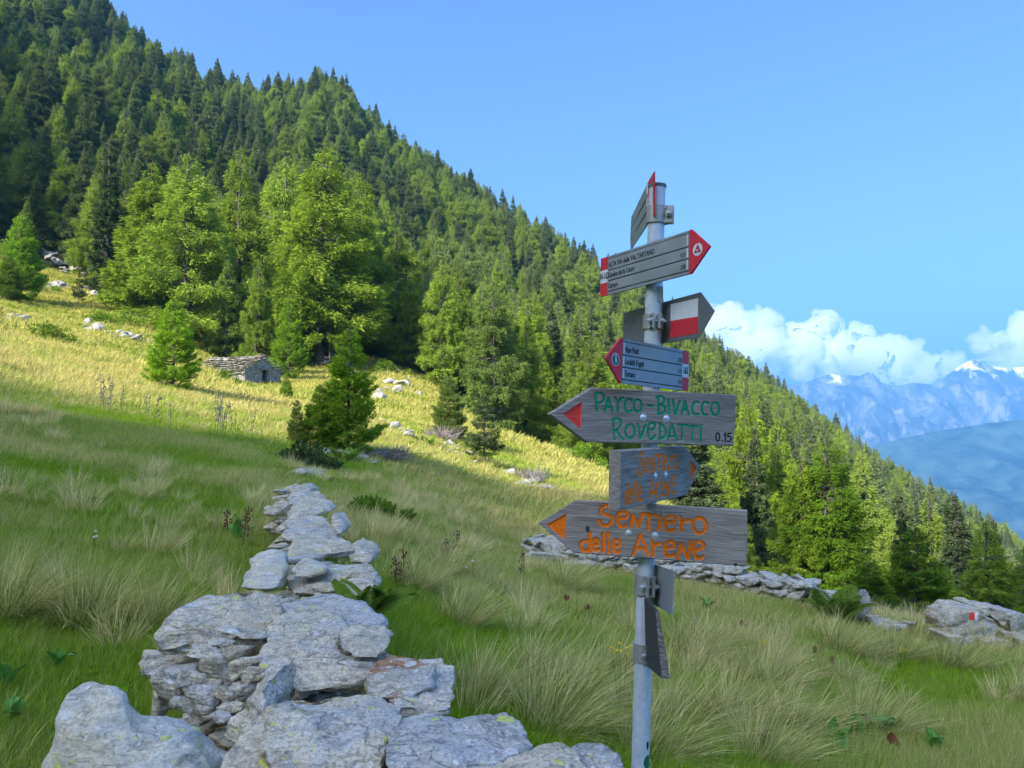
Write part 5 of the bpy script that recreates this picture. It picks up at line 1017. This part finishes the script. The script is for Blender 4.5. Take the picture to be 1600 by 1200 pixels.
TS = [split_proto(tuft(230 + i, 150, .12, .22, .52, .0085, .6, 1.1, segs=4, bias=(.45, -.15))) for i in range(4)]
def herb(seed):
    rg = np.random.default_rng(seed); n = 16; V, Q = [], []
    for i in range(n):
        a = rg.random() * 6.28; r = rg.random() * .09; c_ = np.array((math.cos(a) * r, math.sin(a) * r, rg.uniform(.02, .10))); L = rg.uniform(.018, .045); a2 = rg.random() * 6.28; d = np.array((math.cos(a2), math.sin(a2), rg.uniform(-.2, .5))); s_ = np.array((-math.sin(a2), math.cos(a2), 0)) * rg.uniform(.3, .45)
        V += [c_, c_ + d * L * .35 + s_ * L, c_ + d * L, c_ + d * L * .35 - s_ * L]; Q.append((4*i, 4*i+1, 4*i+2, 4*i+3))
    return [(np.array(V), np.array(Q), .2, .1, 0)]
grass_layer('meadow_herbs', 11500, 2.6, 16, [herb(300 + i) for i in range(5)], .8, 1.7, 'grass', 9, 'low green herbs between the meadow grass', huef=-.5)
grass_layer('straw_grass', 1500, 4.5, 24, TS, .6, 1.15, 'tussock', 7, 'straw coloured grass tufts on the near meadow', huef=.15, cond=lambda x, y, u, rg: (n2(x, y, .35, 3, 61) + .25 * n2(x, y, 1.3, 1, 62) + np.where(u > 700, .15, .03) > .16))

# ------------------------------------------------------------ broad leaved plants, stalks, flowers
def leaf_mesh(L, W, n=8, curl=.3, fold=.15, lobes=0.):
    V, Fq = [], []
    for i in range(n + 1):
        t = i / n; w_ = W * math.sin(math.pi * min(1, t ** .75 * .97 + .02)) * (1 + lobes * math.sin(t * 25)); z = L * curl * math.sin(t * 2.6) * .6; x = L * t * (1 - .15 * t)
        for s_ in (-1, -.5, 0, .5, 1): V.append((x, s_ * w_ / 2, z + abs(s_) * W * fold - .03 * W * math.sin(t * 18) * abs(s_)))
    for i in range(n):
        for j in range(4): Fq.append((i*5 + j, i*5 + j + 1, i*5 + j + 6, i*5 + j + 5))
    return np.array(V), np.array(Fq)
b = NB('broad_leaf'); p = pos_co(b); nn = b.noise(p, 30, 3); c = b.ramp(nn, (.35, (.15, .34, .05)), (.65, (.27, .48, .09)))
d = b.pbr(c, .5, b.bump(nn.outputs[0], .5, .004), .35); t = b.n('BsdfTranslucent', Color=(.10, .25, .03)); x = b.n('MixShader', Fac=.25); b.set(x, 'i1', d); b.set(x, 'i2', t); M['leaf'] = b.done(x)
M['rust_leaf'] = plain('rusty_leaf', (.22, .07, .035), .8, nz=.3); M['stem'] = plain('brown_stem', (.16, .065, .04), .9, nz=.3); M['grey_stem'] = plain('grey_stem', (.16, .15, .12), .9)
M['yellow'] = plain('yellow_petals', (.75, .55, .02), .7); M['white_petal'] = plain('white_petals', (.7, .7, .62), .7); M['fern'] = foliage('fern_leaves', (.12, .22, .02), (.24, .36, .05), (.18, .25, .04))
def rosette(name, pos, leaves, L, W, seed, m, label, cat='plant', tilt=.5, lobes=0., group=None):
    rd = random.Random(seed); r = empty(name, pos, label, cat, group)
    for i in range(leaves):
        V, Q = leaf_mesh(L * rd.uniform(.7, 1.15), W * rd.uniform(.8, 1.1), 8, rd.uniform(.1, .5), .12, lobes); a = i * 2.4 + rd.uniform(-.3, .3)
        o = link('leaf', mesh_np('leaf', V, Q, [m], True), r); o.rotation_euler = (rd.uniform(-.3, .3), -rd.uniform(.2, .9) * tilt * 2, a); o.location = (rd.uniform(-.02, .02), rd.uniform(-.02, .02), .06)
    return r
def gh(u, v): Yh = hit(u, v); return gp(u, Yh)
for k, (u, v, n_, L, W, lab) in enumerate([(1292,1180,3,.20,.10,'tall green dock leaves left of the broad pair at bottom right'),(1325,1172,5,.22,.13,'cluster of broad green dock leaves at the bottom right'),(1362,1165,4,.20,.13,'broad green leaves just right of the dock cluster'),(1435,1195,5,.20,.10,'green dock leaves at the bottom edge right'),(1300,1195,4,.18,.09,'dark green leaves at the very bottom below the dock cluster'),
        (735,905,6,.3,.16,'leafy dock plant left of the low wall end'),(1100,965,6,.22,.12,'leafy weed behind the pole clamp'),(100,1075,4,.16,.09,'small leafy weed left of the pale boulder'),(30,1105,5,.18,.09,'leafy weed at the lower left edge'),(40,1160,4,.16,.08,'leafy weed near the lower left corner'),(378,860,5,.3,.12,'leafy plant beside the pale leaning stone')]): rosette('dock_plant', gh(u, v) + Vector((0, 0, .05)), n_, L, W, 300 + k, M['leaf'], lab, 'plant', .8, 0, 'broad leaved weeds in the meadow')
for k, (u, v, lab) in enumerate([(1265,1042,'rusty red leaf cluster in the grass right of the pole'),(1290,1058,'rusty red leaves beside the larger rusty cluster'),(1155,998,'rusty leaves left of the rusty cluster at right'),(885,955,'rusty dry leaves left of the pole clamp'),(1180,1195,'rusty dry leaves at the bottom edge right of the pole'),(915,970,'curled rusty leaf nearest left of the pole'),(1380,1195,'orange brown leaf under the dock cluster')]): rosette('dry_leaf_plant', gh(u, v) + Vector((0, 0, .08)), 5, .10, .05, 330 + k, M['rust_leaf'], lab, 'plant', 1., .3, 'rusty dry leaves in the grass')
def fern(pos, n_, L, seed, label, name='fern', spread=.7):
    rd = random.Random(seed); r = empty(name, pos, label, 'fern')
    for i in range(n_):
        V, Q, k = [], [], 0; a = i * 2.4 + rd.uniform(-.3, .3); nn_ = 22; l_ = L * rd.uniform(.7, 1.1)
        for j in range(nn_):
            t = (j + 1) / nn_; x = l_ * t * spread; z = l_ * (1.1 * t - .55 * t * t); wl = l_ * .26 * math.sin(math.pi * t ** .7 * .95) + .01
            for s_ in (-1, 1):
                V += [(x, 0, z), (x + .012, s_ * wl * .5, z - wl * .1 + .02), (x + .03, s_ * wl, z - wl * .35), (x - .012, s_ * wl * .5, z - wl * .1)]; Q.append((k, k + 1, k + 2, k + 3)); k += 4
        o = link('frond', mesh_np('frond', V, np.array(Q), [M['fern']], attrs={'tint': ('FLOAT', np.random.default_rng(i).random(len(V)))}), r); o.rotation_euler = (rd.uniform(-.15, .15), rd.uniform(-.2, .3), a)
    return r
fern(gp(1300, 12.0), 20, .95, 4, 'large green fern growing in the gap of the low wall', spread=.45)
fern(at(578, 925, 4.05) + Vector((0, 0, -.12)), 9, .28, 5, 'small green fern growing on the right side of the stone wall')
fern(gh(540, 725), 12, .8, 6, 'fern below the large bushy conifer above the wall'); fern(gh(1145, 925) , 10, .5, 9, 'small fern in front of the low wall right of the pole')
fern(gh(665, 700), 12, .9, 7, 'leafy fern clump beside the pink grey brush on the slope'); fern(gh(585, 590) , 14, 1.6, 8, 'green fern clump by the forest edge above the bushy conifer')
def stalk(pos, h, seed, m, label, group, cat='plant', head=1.):
    rd = random.Random(seed); mb = MB(); n = 7; lean = (rd.uniform(-.1, .15), rd.uniform(-.05, .05)); P = [Vector((lean[0] * h * (i / n) ** 1.5, lean[1] * h * i / n, h * i / n)) for i in range(n + 1)]
    for a_, b2 in zip(P, P[1:]): mb.tube(a_, b2, .004 + .0015 * h, n=5, cap=False)
    for i in range(int(46 * head)):
        t = rd.uniform(.45, 1); q_ = P[int(t * n)] if t < 1 else P[-1]; c_ = q_ + Vector((rd.uniform(-1, 1), rd.uniform(-1, 1), rd.uniform(-.5, 1.2))) * .035 * (1.3 - t * .6) * (1 + h); r_ = rd.uniform(.008, .016) * (.6 + h * .6)
        mb.tube(c_, c_ + Vector((rd.uniform(-r_, r_), rd.uniform(-r_, r_), r_ * 1.6)), r_, r_ * .3, n=4)
    o = mb.build('seed_stalk', m, None); o.location = pos; tag(o, label, cat, group)
for k, (u, v, Y, h) in enumerate([(383,845,8.5,.55),(530,835,8.6,.45),(570,850,8.,.4),(622,850,8.,.42),(635,846,8.2,.48),(712,860,11.,.6),(812,870,12.5,.5),(700,852,11,.4),(360,830,9,.4)]):
    stalk(gp(u, Y), h, k, M['stem'], ['rusty seed stalk in the left meadow beside the leaning stone', 'rusty seed stalk beside the upper wall stones', 'short rusty seed stalk right of the wall', 'taller rusty stalk of the pair right of the wall', 'right hand rusty stalk of the pair right of the wall', 'rusty stalk in the middle of the shaded meadow', 'rusty stalk just left of the low wall end', 'small rusty stalk beside the mid meadow stalk', 'faint rusty stalk in the left meadow'][k], 'rusty seed stalks in the meadow')
rg = np.random.default_rng(77)
for k in range(26):
    u = rg.uniform(140, 400); Y = rg.uniform(19, 25); p_ = gp(u, Y); stalk(p_, rg.uniform(.7, 1.25), 400 + k, M['grey_stem'], 'tall grey thistle stalk at the shade edge of the left meadow', 'grey stalks along the shade edge', head=.5)
def flower(pos, n_, m, label, name='wild_flower', h=.3, r=.012):
    rd = random.Random(int(pos.x * 1000)); mb = MB(); st = MB()
    for i in range(n_):
        c_ = Vector((rd.uniform(-.06, .06), rd.uniform(-.06, .06), h + rd.uniform(-.05, .05))); st.tube(Vector((c_.x * .3, c_.y * .3, 0)), c_, .0015, n=4, cap=False)
        for j in range(5): a = j * 1.257; q_ = c_ + Vector((math.cos(a) * r, math.sin(a) * r, .003)); mb.tube(c_, q_, r * .4, r * .6, n=5)
        mb.dome(c_, (0, -.3, 1), r * .5, 6)
    root = empty(name, pos, label, 'flower', 'small wild flowers in the meadow'); mb.build('blossom', m, root); st.build('stem', M['grass'], root)
flower(gp(966, 5.5) + Vector((0, 0, .12)), 7, M['yellow'], 'yellow flower head left of the lower clamp', h=.42)
for u, v, lab in ((690,770,'yellow flower in the shaded middle meadow'),(1183,1060,'yellow flower in the grass right of the pole'),(1395,1065,'yellow flower at right in the grass'),(735,930,'white flower right of the wall ferns'),(985,1070,'tiny yellow flower by the pole'),(520,770,'yellow flower beside the last wall stones'),(150,890,'small pale flower in the left meadow')): flower(gh(u, v), 3, M['white_petal'] if 'white' in lab or 'pale' in lab else M['yellow'], lab, h=.35, r=.012 * max(1, (hit(u, v) or 5) / 8))
# ------------------------------------------------------------ brush and low bushes
def brush(pos, rad, h, m, label, seed, n_=260):
    rd = random.Random(seed); mb = MB()
    for i in range(n_):
        a = rd.uniform(0, 6.28); e_ = rd.uniform(.1, 1.4); p0 = Vector((math.cos(a), math.sin(a), 0)) * rad * rd.uniform(0, .7); d = Vector((math.cos(a + rd.uniform(-1, 1)) * math.cos(e_), math.sin(a + rd.uniform(-1, 1)) * math.cos(e_), math.sin(e_))) * rad * rd.uniform(.4, .9)
        d.z = min(d.z, h); mb.tube(p0 + Vector((0, 0, rd.uniform(0, h * .5))), p0 + d, rad * .012, rad * .004, n=3, cap=False)
    o = mb.build('dead_brush', m, None); o.location = pos; tag(o, label, 'brush')
M['pink_brush'] = plain('heather_brush', (.30, .24, .22), .9)
def bush(pos, w_, h, seed, label, mt='bush', n_=5200, ls=.09, name='bush', zs=1.):
    rg = np.random.default_rng(seed); k = 26; c_ = rg.normal(0, 1, (k, 3)) * np.array((.33 * w_, .25 * w_, .0)); c_[:, 2] = rg.uniform(.1, .75, k) * h * np.exp(-(c_[:, 0] / (.45 * w_)) ** 2); r_ = rg.uniform(.10, .2, k) * w_
    i = rg.integers(0, k, n_); d = rg.normal(size=(n_, 3)); d /= np.linalg.norm(d, axis=1)[:, None]; pos_ = c_[i] + d * (r_[i] * rg.uniform(.6, 1.08, n_))[:, None] * np.array((1, 1, zs)); pos_[:, 2] = np.abs(pos_[:, 2])
    dr = d * .6 + rg.normal(0, .5, (n_, 3)); dr[:, 2] += .4; dr /= np.linalg.norm(dr, axis=1)[:, None]; n = rg.normal(size=(n_, 3)); s_ = np.cross(dr, n); s_ /= np.linalg.norm(s_, axis=1)[:, None]; l_ = ls * rg.uniform(.6, 1.3, n_)
    V = np.stack([pos_, pos_ + dr * (l_ * .5)[:, None] + s_ * (l_ * .28)[:, None], pos_ + dr * l_[:, None], pos_ + dr * (l_ * .5)[:, None] - s_ * (l_ * .28)[:, None]], 1).reshape(-1, 3)
    r = empty(name, pos, label, 'bush'); link('foliage', mesh_np('foliage', V, np.arange(n_ * 4).reshape(-1, 4), [M[mt]], attrs={'tint': ('FLOAT', np.repeat(np.clip(rg.normal(.5, .2, n_), 0, 1), 4))}), r)
    mb = MB(); rd = random.Random(seed)
    for j in range(7): mb.tube((0, 0, -.1), (c_[j][0] * .9, c_[j][1] * .9, c_[j][2]), .02 * w_, .008 * w_, n=5, cap=False)
    mb.build('stem', M['bark'], r); return r
for k, (u, v, wp, hp_, lab, mt) in enumerate([(475,733,75,42,'dark low juniper bush left of the large bushy conifer','spruce'),(70,532,60,34,'bright green bush on the sunlit left slope','bush'),(150,505,40,22,'small bush by the upper left rubble','bush'),(350,600,40,22,'small green bush below the hut eaves','bush'),(905,728,60,40,'bush at the forest edge left of the small orange lettered arrow','bush'),(945,742,50,42,'bush behind the left end of the small orange lettered arrow','bush'),(870,690,60,26,'low green bush under the left tip of the green lettered arrow','bush'),
        (575,812,80,26,'rounded dark green grass bush right of the upper wall','young'),(730,640,30,22,'small bush on the slope between the two young larches','bush'),(750,720,36,26,'low bush at the foot of the bare trunked larch','young'),(600,585,44,24,'small bush by the forest edge right of the bushy conifer','bush'),(1260,948,40,22,'low plant at the foot of the low wall left of the fern','bush'),(20,450,60,40,'bush below the conifer at the left edge','young'),(420,600,28,16,'tiny bush at the hut door','bush')]):
    Yh = hit(u, v) or 60; bush(gp(u, Yh), wp / F * Yh, hp_ / F * Yh, 500 + k, lab, mt, 3000, .045 * wp / F * Yh * 1.2 if Yh > 25 else .09)
for u, v, wp, hp_, lab, m_ in ((615,722,60,30,'grey dead brush under the large bushy conifer','dead'),(830,752,50,26,'round grey dead brush on the rock pile below the sunny slope','dead'),(690,688,55,26,'pinkish grey brush beside the pale young larch','pink_brush'),(1000,775,30,12,'grey brush on the slope behind the signpost','dead')):
    Yh = hit(u, v + 6) or 40; s_ = wp / F * Yh; brush(gp(u, Yh) + Vector((0, 0, .15)), s_ * .6, hp_ / F * Yh, M[m_], lab, int(u))
# ------------------------------------------------------------ scattered rocks and rubble
RM = [mesh_np('rock', V, Q, [M['rock_far']], True) for V, Q in PRS]; RN = [mesh_np('rock', V, Q, [M['rock_mid']], True) for V, Q in PR]
rd = random.Random(9); nrock = 0
def rocks(us, n_, spread, size, label, group, near=False, sq=.6):
    global nrock
    for k in range(n_):
        t = rd.random() * (len(us) - 1.001); i = int(t); u = us[i][0] + (us[i + 1][0] - us[i][0]) * (t - i) + rd.gauss(0, spread[0]); v = us[i][1] + (us[i + 1][1] - us[i][1]) * (t - i) + rd.gauss(0, spread[1])
        Yh = hit(u, v)
        if not Yh: continue
        s_ = rd.uniform(*size) / F * Yh * (1 if near else 1.25); p_ = gp(u, Yh); o = link('rock', rd.choice(RN if near else RM)); o.location = p_ + Vector((0, 0, s_ * (.12 if near else .28))); o.scale = (s_, s_ * .9, s_ * sq * 1.6); o.rotation_euler = (rd.uniform(-.4, .4), rd.uniform(-.4, .4), rd.uniform(0, 6.3)); tag(o, label, 'rock', group); nrock += 1
rocks([(55,395),(95,415),(130,432)], 34, (8, 5), (7, 18), 'pale rock in the rubble strip under the dark forest at upper left', 'rubble strip at the upper left forest edge')
rocks([(68,448),(110,452),(150,462),(235,478)], 36, (4, 3), (7, 17), 'pale rock in the rubble line left of the big larch pair', 'rubble line left of the big larches')
rocks([(0,498),(40,502)], 12, (3, 2), (8, 18), 'pale rock of the short line at the left edge of the sunlit slope', 'rocks at the left edge of the sunlit slope')
rocks([(130,515),(160,522),(200,530),(225,538)], 30, (3, 3), (7, 18), 'pale rock in the broken line left of the lone young conifer', 'broken rock line above the lone conifer')
rocks([(480,545),(520,575),(560,590)], 18, (10, 6), (6, 16), 'pale rock between the hut and the large bushy conifer', 'rocks right of the hut')
rocks([(600,575),(620,605),(615,635)], 18, (16, 8), (6, 18), 'pale rock scattered on the upper sunny slope', 'rocks on the upper sunny slope')
rocks([(605,668),(645,690)], 20, (6, 4), (9, 20), 'grey rock of the heap right of the large bushy conifer', 'rock heap right of the bushy conifer')
rocks([(685,695),(740,720)], 16, (8, 5), (7, 17), 'pale rock under the pinkish brush', 'rocks under the pinkish brush')
rocks([(512,718),(600,728)], 20, (10, 5), (9, 22), 'grey rock at the foot of the large bushy conifer', 'rocks at the foot of the bushy conifer')
rocks([(808,752),(840,765)], 22, (8, 5), (10, 24), 'grey rock of the small pile topped with dead brush', 'rock pile with dead brush')
rocks([(850,768),(862,772)], 3, (2, 1), (18, 28), 'pale rock just right of the brush topped pile', 'rocks beside the brush topped pile')
rocks([(740,660),(830,695),(880,715)], 12, (10, 5), (6, 12), 'pale rock along the forest edge left of the signpost', 'rocks along the forest edge')
rocks([(450,742),(500,748)], 12, (8, 4), (22, 46), 'flat grey stone at the far end of the stone wall', 'last stones of the wall', True, .3)
rocks([(520,765),(535,762)], 3, (3, 1), (14, 22), 'small grey stone right of the last wall stones', 'small stones beside the wall end', True)
rocks([(845,868),(880,872)], 4, (10, 3), (20, 34), 'grey stone at the left end of the low wall', 'stones at the left end of the low wall', True)
for (u, v, L, a_, lab) in ((205,470,6.5,.05,'grey fallen log at the foot of the big larch pair'),(250,478,5.,-.35,'second fallen log crossing under the big larches'),(850,690,5,.3,'pale fallen log at the forest edge left of the green lettered arrow')):
    Yh = hit(u, v) or 80; p_ = gp(u, Yh) + Vector((0, 0, .5)); mb = MB(); d = Vector((math.cos(a_), .2, -math.sin(a_) * .6)) * L * .5; mb.tube(-d, d, .16, .08, n=8); rl = random.Random(int(u))
    for i in range(12): q_ = d * rl.uniform(-.9, .9); mb.tube(q_, q_ + Vector((rl.uniform(-.3, .3), rl.uniform(-.2, .2), rl.uniform(-.7, .7))), .03, .01, n=4)
    o = mb.build('fallen_log', M['dead'], None); o.location = p_; tag(o, lab, 'log')
# ------------------------------------------------------------ the hut
Yh = 64.; c_ = gp(410, Yh); hut = empty('stone_hut', c_, 'small ruined stone hut with a slab roof on the sunlit slope', 'hut')
gx = Vector((.93, -.36, 0)).normalized(); 
axr = Vector((-.93, .37, 0)).normalized(); wdv = Vector((.37, .93, 0)).normalized()      # long axis of the hut and its width
HM = Matrix((axr, -wdv, Vector((0, 0, 1)))).transposed().to_4x4()                        # local x along the ridge away from the gable; local y towards the viewer's left
# gable faces right towards the camera: local x = 0 plane
ang = math.pi - R(24); HM = Matrix.Rotation(-R(24), 4, 'Z')
b = NB('dry_stone_masonry'); p = obj_co(b); v = b.voro(b.mapv(p, (1.2, 1.2, 3.6)), 2.6); v2 = b.noise(p, 6, 4); e_ = b.n('TexVoronoi', {'feature': 'DISTANCE_TO_EDGE'}, Vector=b.mapv(p, (1.2, 1.2, 3.6)), Scale=2.6)
c = b.mix(b.n('SeparateColor', Color=v.outputs['Color']).outputs[0], (.26, .25, .23), (.46, .44, .40)); c = b.mix(b.ramp(v2, (.4, .5), (.6, 0)), c, (.2, .19, .17)); c = b.mix(b.ramp(e_.outputs['Distance'], (.02, .9), (.08, 0)), c, (.06, .055, .05))
M['masonry'] = b.done(b.pbr(c, .9, b.bump(e_.outputs['Distance'], .8, .08), .2))
hw, hl, eh, rh = 2.1, 5.2, 1.25, 2.45
mb = MB()
def hp(x, y, z): return HM @ Vector((x, y, z))
door = (-.12, .55, 1.35)
# gable wall in pieces round the door, side walls, back wall
mb.add([hp(0, -hw, -1), hp(0, door[0], -1), hp(0, door[0], 1.35), hp(0, door[0], rh - .08), hp(0, -hw, eh), hp(-.4, -hw, -1), hp(-.4, door[0], -1), hp(-.4, door[0], 1.35), hp(-.4, door[0], rh - .08), hp(-.4, -hw, eh)], [(0, 1, 2, 3, 4), (9, 8, 7, 6, 5), (0, 5, 6, 1), (1, 6, 8, 3), (3, 8, 9, 4), (4, 9, 5, 0)])
mb.add([hp(0, door[1], -1), hp(0, hw, -1), hp(0, hw, eh), hp(0, door[1], rh - .5), hp(-.4, door[1], -1), hp(-.4, hw, -1), hp(-.4, hw, eh), hp(-.4, door[1], rh - .5)], [(0, 1, 2, 3), (7, 6, 5, 4), (0, 4, 5, 1), (1, 5, 6, 2), (2, 6, 7, 3), (3, 7, 4, 0)])
mb.add([hp(0, door[0], 1.35), hp(0, door[1], 1.35), hp(0, door[1], rh - .5), hp(0, 0, rh - .05), hp(0, door[0], rh - .08), hp(-.4, door[0], 1.35), hp(-.4, door[1], 1.35), hp(-.4, door[1], rh - .5), hp(-.4, 0, rh - .05), hp(-.4, door[0], rh - .08)], [(0, 1, 2, 3, 4), (9, 8, 7, 6, 5), (0, 5, 6, 1), (3, 8, 9, 4), (2, 7, 8, 3)])
for s_ in (-1, 1): mb.box((-hl / 2 - .2, s_ * (hw - .22), eh / 2 - .5), (hl - .4, .42, eh + 1), HM)
mb.box((-hl + .2, 0, .3), (.4, 2 * hw - .9, 3.2), HM); mb.build('wall', M['masonry'], hut)
MB().box((-.3, (door[0] + door[1]) / 2, .2), (.05, door[1] - door[0], 2.3), HM).build('door', M['groove'], hut)
MB().box((.05, .2, 1.42), (.25, 1.3, .12), HM).build('lintel', M['dead'], hut)
rf = Pile(); rg = np.random.default_rng(3); sl = math.atan2(rh - eh, hw)
for s_ in (-1, 1):
    for r_ in range(8):
        t = r_ / 7.; y = s_ * (hw + .35) * (1 - t); z = eh - .18 + (rh - eh + .22) * t + .05
        x = .25
        while x > -hl - .3:
            ln = rg.uniform(.45, .95); P_ = PRS[int(rg.integers(0, 6))]; sag = -.12 * math.sin(math.pi * min(1, -x / hl)) if x < 0 else 0
            q_ = HM @ Vector((x - ln / 2, y, z + sag + rg.uniform(-.03, .03))); rf.add(P_, q_, (ln * 1.1, .62, .22), (s_ * -(-sl * .75) + rg.normal(0, .05), rg.normal(0, .06), ang - math.pi + rg.normal(0, .15))); x -= ln * .8
M['slab'] = rock_mat('roof_slab', base=(.38, .35, .29), dark=(.16, .15, .13), tan=(.40, .35, .26), s=.35, yel=.2)
link('roof', rf.mesh('roof', M['slab']), hut)
MB().box((.12, 0, rh - .1), (.14, .14, .14), HM).build('beam', M['dead'], hut)
rocks([(318,562),(345,575),(350,588)], 14, (5, 5), (8, 16), 'pale rock of the collapsed left end of the hut', 'rocks at the left end of the hut')
# ------------------------------------------------------------ clouds: lumpy banks of white vapour beyond the mountains
b = NB('cloud_vapour'); pv = b.n('VolumeScatter'); pv.inputs['Color'].default_value = (1, 1, 1, 1); pv.inputs['Density'].default_value = .0065; pv.inputs['Anisotropy'].default_value = .3
b.t.links.new(pv.outputs[0], b.out.inputs['Volume']); M['cloud'] = b.m
def cloud(name, blobs, Yc, seed, label, vox=26.):
    """blobs: (u, v, radius in pixels)"""
    rg = np.random.default_rng(seed)
    bm = bmesh.new()
    for (u, v, r) in blobs:
        for k in range(14):
            f_ = rg.uniform(.22, .7); uu = u + rg.normal(0, .6) * r; vv_ = v + rg.normal(-.05, .3) * r; Yk = Yc + rg.normal(0, .5) * r / F * Yc; c2 = at(uu, vv_, Yk)
            bmesh.ops.create_icosphere(bm, subdivisions=2, radius=r * f_ / F * Yc, matrix=Matrix.Translation(c2))
    me = bpy.data.meshes.new('tmp'); bm.to_mesh(me); bm.free(); o = bpy.data.objects.new('tmp', me); C.objects.link(o); md = o.modifiers.new('r', 'REMESH'); md.mode = 'VOXEL'; md.voxel_size = vox
    ev = o.evaluated_get(bpy.context.evaluated_depsgraph_get()); m2 = ev.to_mesh(); V = np.empty(len(m2.vertices) * 3, np.float32); m2.vertices.foreach_get('co', V); V = V.reshape(-1, 3).astype(float); N = np.empty(len(V) * 3, np.float32); m2.vertices.foreach_get('normal', N); N = N.reshape(-1, 3)
    Q = np.empty(len(m2.polygons) * 4, np.int32); m2.loops.foreach_get('vertex_index', Q); Q = Q.reshape(-1, 4); ev.to_mesh_clear(); bpy.data.objects.remove(o)
    V = V + N * (150 * fbm(V / 330., 6, seed, .62))[:, None]
    o = link(name, mesh_np(name, V, Q, [M['cloud']], True)); tag(o, label, 'cloud', 'clouds over the mountains', 'structure')
cloud('cloud', [(1118,512,38),(1148,524,44),(1180,546,42),(1212,545,30),(1238,562,28),(1190,572,26),(1130,562,38),(1250,528,14)], 8600, 1, 'tall white cloud bank just right of the signpost')
cloud('cloud', [(1262,520,15),(1284,514,13),(1292,552,28),(1268,566,26),(1310,570,22),(1285,580,20)], 8700, 2, 'broken middle clouds above the blue peaks')
cloud('cloud', [(1338,562,30),(1362,548,27),(1398,570,32),(1436,563,27),(1470,560,22),(1496,566,17),(1420,590,22),(1372,586,22)], 8500, 3, 'wide white cloud bank hiding the middle summits')
cloud('cloud', [(1548,564,20),(1575,550,29),(1606,540,38),(1660,540,52),(1600,572,24)], 8600, 4, 'rounded white cloud cut by the right edge of the photo')
